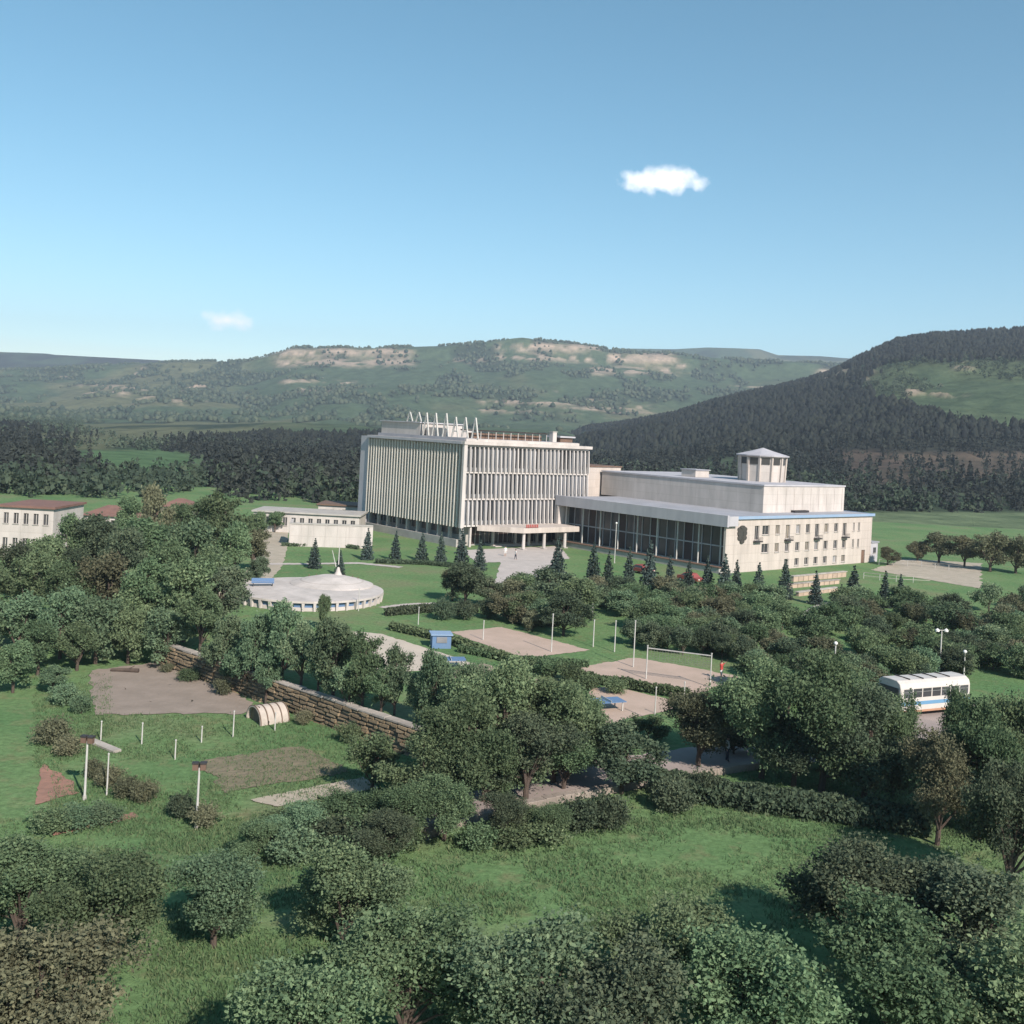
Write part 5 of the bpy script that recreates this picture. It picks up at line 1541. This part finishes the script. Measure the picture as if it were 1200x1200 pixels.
# plank and pile on the field
lp = G(122, 876)
lg = thing('plank', 'pale plank lying on the dry slope behind the lamp post', 'plank', lp, -0.65)
MB().box(-1.6, 1.6, -0.3, 0.3, 0.02, 0.2).build('board', M['coping'], lg, bevel=0.02)
lg2 = thing('log', 'dark log lying on the bare soil plot', 'log', G(146, 788), 0.05)
MB().path([(-1.2, 0, 0.18), (-0.2, 0.06, 0.2), (1.2, 0, 0.2)], [0.12, 0.16, 0.2], 9).build('stem', M['bark'], lg2)
MB().tube((0.2, 0.05, 0.25), (0.7, 0.4, 0.5), 0.07, 0.04, 6).build('branch', M['bark'], lg2)


# railings on the terrace beyond the cream end
def railing(pix, label, h=1.0):
    P = [G(u, v) for u, v in pix]
    t = thing('railing', label, 'railing', P[0])
    for a, b in zip(P, P[1:]):
        L = (b - a).length; nn = max(2, int(L / 2.2))
        for k in range(nn):
            c = a.lerp(b, k / nn) - P[0]
            MB().tube((c.x, c.y, -0.1), (c.x, c.y, h), 0.045, n=6).build('post', M['pole'], t)
        for z in (h * 0.5, h):
            MB().bar((a - P[0]) + Vector((0, 0, z)), (b - P[0]) + Vector((0, 0, z)), 0.07, 0.07).build('rail', M['coping'], t)


railing([(1030, 662), (1080, 664), (1128, 670)], 'pale railing along the terrace beyond the cream building end')
railing([(1012, 678), (1050, 682), (1090, 684)], 'lower pale railing on the lawn beyond the cream building end')

# ------------------------------------------------------------------ bus
bp_ = G(1054, 843); be = G(1158, 833)
d = be - bp_
bus = thing('bus', 'white bus with blue stripe parked behind the trees', 'bus', bp_, math.atan2(d.y, d.x))
BL, BW, BH = 7.6, 2.4, 2.95
prof = [(0, 0.45), (0, 2.35), (0.12, 2.7), (0.45, 2.92), (1.2, BH), (BW - 0.45, 2.92), (BW - 0.12, 2.7), (BW, 2.35), (BW, 0.45)]
mb = MB()
nP = len(prof)
mb.add([(0, y, z) for y, z in prof] + [(BL, y, z) for y, z in prof],
       [tuple(range(nP)), tuple(range(2 * nP - 1, nP - 1, -1))] + [(i, (i + 1) % nP, nP + (i + 1) % nP, nP + i) for i in range(nP)])
mb.build('body', M['buswhite'], bus, bevel=0.04)
MB().box(0.02, BL - 0.02, -0.025, -0.004, 1.02, 1.30).build('stripe', M['busblue'], bus)
MB().box(0.02, BL - 0.02, -0.03, -0.004, 0.46, 0.62).build('skirt', M['busorange'], bus)
for k in range(7):
    w = MB().box(0.35 + k * 1.02, 1.25 + k * 1.02, -0.02, -0.004, 1.62, 2.3).build('window', M['glass'], bus)
    MB().box(0.35 + k * 1.02, 1.25 + k * 1.02, -0.035, -0.022, 2.05, 2.08).build('window_bar', M['chrome'], w)
for k in range(4):
    MB().box(1.3 + k * 1.45, 1.42 + k * 1.45, 0.45, BW - 0.45, BH - 0.06, BH + 0.05).build('roof_rib', M['darkmetal'], bus)
MB().box(-0.03, -0.004, 0.2, BW - 0.2, 1.5, 2.35).build('windscreen', M['glass'], bus)
MB().box(-0.12, -0.004, 0.1, BW - 0.1, 0.42, 0.6).build('bumper', M['chrome'], bus)
for y in (0.35, BW - 0.35):
    MB().tube((-0.05, y, 0.85), (-0.002, y, 0.85), 0.13, n=12).build('headlight', M['lampglobe'], bus)
for x in (1.3, BL - 1.7):
    for (ya, yb) in ((-0.02, 0.28), (BW - 0.28, BW + 0.02)):
        w = MB().tube((x, ya, 0.46), (x, yb, 0.46), 0.46, n=18).build('wheel', M['tyre'], bus)
        yo = ya - 0.02 if ya < 1 else yb + 0.003
        MB().tube((x, yo, 0.46), (x, yo + 0.017, 0.46), 0.24, n=14).build('hub', M['chrome'], w)


# ------------------------------------------------------------------ cars
def car(pos, rz, label):
    t = thing('parked_car', label, 'car', pos, rz, 'red cars by the glazed front')
    prof = [(-2.0, 0.35), (-2.05, 0.75), (-1.2, 0.88), (-0.6, 1.36), (0.75, 1.38), (1.4, 0.92), (2.0, 0.86), (2.05, 0.35)]
    n_ = len(prof)
    mb = MB()
    mb.add([(x, -0.8 + (0.12 if z > 1 else 0), z) for x, z in prof] + [(x, 0.8 - (0.12 if z > 1 else 0), z) for x, z in prof],
           [tuple(range(n_)), tuple(range(2 * n_ - 1, n_ - 1, -1))] + [(i, (i + 1) % n_, n_ + (i + 1) % n_, n_ + i) for i in range(n_)])
    mb.build('body', M['carred'], t, bevel=0.05)
    for s in (-1, 1):
        MB().add([(-0.95, s * 0.80, 0.95), (1.15, s * 0.80, 0.95), (0.68, s * 0.715, 1.31), (-0.52, s * 0.715, 1.31)], [(0, 1, 2, 3)]).build('side_window', M['glass'], t)
        for x in (-1.25, 1.25):
            w = MB().tube((x, s * 0.62, 0.3), (x, s * 0.83, 0.3), 0.3, n=14).build('wheel', M['tyre'], t)
            MB().tube((x, s * 0.832, 0.3), (x, s * 0.845, 0.3), 0.17, n=10).build('hub', M['chrome'], w)
        MB().box(-2.09, -2.04, min(s * 0.45, s * 0.7), max(s * 0.45, s * 0.7), 0.55, 0.7).build('headlight', M['lampglobe'], t)


car(G(752, 672), math.radians(130), 'small red car parked between spruces by the glazed front')
car(G(809, 682), math.radians(130), 'small red car parked nearest the cream corner of the theatre')


# ------------------------------------------------------------------ people (small and far off)
def person(pos, rz, label, top, legs_, pose='stand'):
    J = {'pel': (0, 0, 0.95), 'che': (0, 0.02, 1.3), 'nek': (0, 0.02, 1.48), 'hd': (0, 0, 1.58), 'hd2': (0, -0.01, 1.72)}
    verts = [J['pel'], J['che'], J['nek'], J['hd'], J['hd2']]
    rad = [.15, .17, .065, .085, .07]
    edges = [(0, 1), (1, 2), (2, 3), (3, 4)]
    for s in (-1, 1):
        if pose == 'reach':
            arm = [(s * .19, 0.02, 1.4), (s * .33, -0.12, 1.55), (s * .36, -0.28, 1.78), (s * .36, -0.32, 1.88)]
            leg = [(s * .1, 0, .88), (s * .2, s * .18, .5), (s * .26, s * .3, .1), (s * .26, s * .3 - .14, .05)]
        else:
            arm = [(s * .19, 0.02, 1.4), (s * .25, 0.03, 1.12), (s * .26, -0.06, .86), (s * .25, -0.08, .78)]
            leg = [(s * .1, 0, .88), (s * .11, s * .06, .5), (s * .11, s * .12, .1), (s * .11, s * .12 - .14, .05)]
        b0_ = len(verts); verts += arm; rad += [.06, .047, .036, .04]; edges += [(1, b0_), (b0_, b0_ + 1), (b0_ + 1, b0_ + 2), (b0_ + 2, b0_ + 3)]
        b1_ = len(verts); verts += leg; rad += [.1, .07, .045, .045]; edges += [(0, b1_), (b1_, b1_ + 1), (b1_ + 1, b1_ + 2), (b1_ + 2, b1_ + 3)]
    me = bpy.data.meshes.new('body'); me.from_pydata(verts, edges, [])
    o = bpy.data.objects.new('body_source', me); COL.objects.link(o)
    md = o.modifiers.new('skin', 'SKIN')
    for i, r_ in enumerate(rad): me.skin_vertices[0].data[i].radius = (r_, r_ * (0.75 if i in (0, 1) else 1))
    me.skin_vertices[0].data[0].use_root = True
    sb = o.modifiers.new('sub', 'SUBSURF'); sb.levels = 1; sb.render_levels = 1
    dg = bpy.context.evaluated_depsgraph_get()
    body = bpy.data.meshes.new_from_object(o.evaluated_get(dg))
    bpy.data.objects.remove(o)
    for mk in ('skin', top, legs_, 'hair'): body.materials.append(M[mk])
    for p_ in body.polygons:
        c = p_.center
        p_.use_smooth = True
        if c.z > 1.66 or (c.z > 1.56 and c.y > 0.04): p_.material_index = 3
        elif c.z > 1.47 and abs(c.x) < .15: p_.material_index = 0
        elif c.z > 0.92 and abs(c.x) < 0.27 and c.z < 1.5: p_.material_index = 1
        elif c.z < 0.95 and c.z > (0.5 if legs_ == 'cloth_white' else 0.1) and abs(c.x) < 0.2: p_.material_index = 2
    t = thing('person', label, 'person', pos, rz)
    link('body', body, t)
    hd = MB().lathe([(0.001, 1.80), (0.06, 1.785), (0.095, 1.73), (0.10, 1.66), (0.085, 1.6)], 10).build('hair', M['hair'], t, smooth=True)
    hd.location = (0, 0.015, -0.01)


person(G(845, 797), 0.6, 'person in red top reaching up beside the volleyball net', 'cloth_red', 'cloth_white', 'reach')
person(G(592, 652), 0.2, 'person in white clothes on the apron by the entrance canopy', 'cloth_white', 'cloth_white')
person(G(604, 656), 2.0, 'person in dark trousers walking on the paved approach', 'cloth_white', 'cloth_dark')
person(G(852, 893), 1.0, 'person in white top walking on the shaded road', 'cloth_white', 'cloth_dark')

# ------------------------------------------------------------------ rough grass and weeds
rs = np.random.default_rng(77)
cs = []
for (u0_, u1_, v0_, v1_, n_) in [(60, 470, 880, 1000, 9000), (0, 1200, 960, 1210, 34000), (100, 420, 838, 880, 2500), (560, 1180, 900, 980, 7000), (40, 130, 790, 900, 2500)]:
    uu = rs.uniform(u0_, u1_, n_); vv = rs.uniform(v0_, v1_, n_)
    c, s = math.cos(ROLL), math.sin(ROLL)
    a = ((uu - U0) * c - (V0 - vv) * s) / FPX; t = ((uu - U0) * s + (V0 - vv) * c) / FPX
    z = np.zeros(n_)
    for _ in range(8):
        Y = (z - H) / t; z = 0.5 * z + 0.5 * zg(a * Y, Y)
    Y = (z - H) / t; x = a * Y
    keep = fbm(x * 0.35, Y * 0.35, 91, 4) + rs.normal(size=n_) * 0.08 > 0.44
    dr = np.min(np.hypot(x[:, None] - RX[None], Y[:, None] - RY[None]), 1) > 2.9
    keep &= dr
    cs.append(np.stack([x, Y, zg(x, Y) + 0.04 + 0.14 * rs.random(n_)], -1)[keep])
cs = np.concatenate(cs)
cs = np.repeat(cs, 3, 0) + rs.normal(size=(len(cs) * 3, 3)) * np.array([0.12, 0.12, 0])
cs[:, 2] = zg(cs[:, 0], cs[:, 1])
th = rs.uniform(0, 6.28, len(cs)); hh = rs.uniform(0.06, 0.22, len(cs)); wd = 0.028
dxy = np.stack([np.cos(th), np.sin(th), 0 * th], -1) * wd
lean = np.stack([rs.normal(size=len(cs)) * 0.08, rs.normal(size=len(cs)) * 0.08, hh], -1)
V = np.stack([cs - dxy, cs + dxy, cs + lean + dxy * 0.3, cs + lean - dxy * 0.3], 1).reshape(-1, 3)
F = np.arange(len(V)).reshape(-1, 4)
wm = np_mesh('rough_grass', V, F, M['weed'], False, {'lv': ('FLOAT', np.repeat(np.clip(rs.normal(.4, .25, len(cs)), 0, 1), 4))})
tag(link('rough_grass', wm), 'rough tufted grass and weeds on the near slopes', kind='stuff')

# ------------------------------------------------------------------ haze
hz, n, l = new_mat('haze_air')
o_ = n.new('ShaderNodeOutputMaterial'); pv = n.new('ShaderNodeVolumePrincipled')
pv.inputs['Color'].default_value = (0.70, 0.82, 0.98, 1)
pv.inputs['Density'].default_value = 1.35e-4
pv.inputs['Anisotropy'].default_value = 0.1
l.new(pv.outputs[0], o_.inputs['Volume'])
ho = MB().box(-5450, 5450, -60, 5600, -75, 500).build('haze', hz)
tag(ho, 'thin pale haze over the valley', kind='stuff')
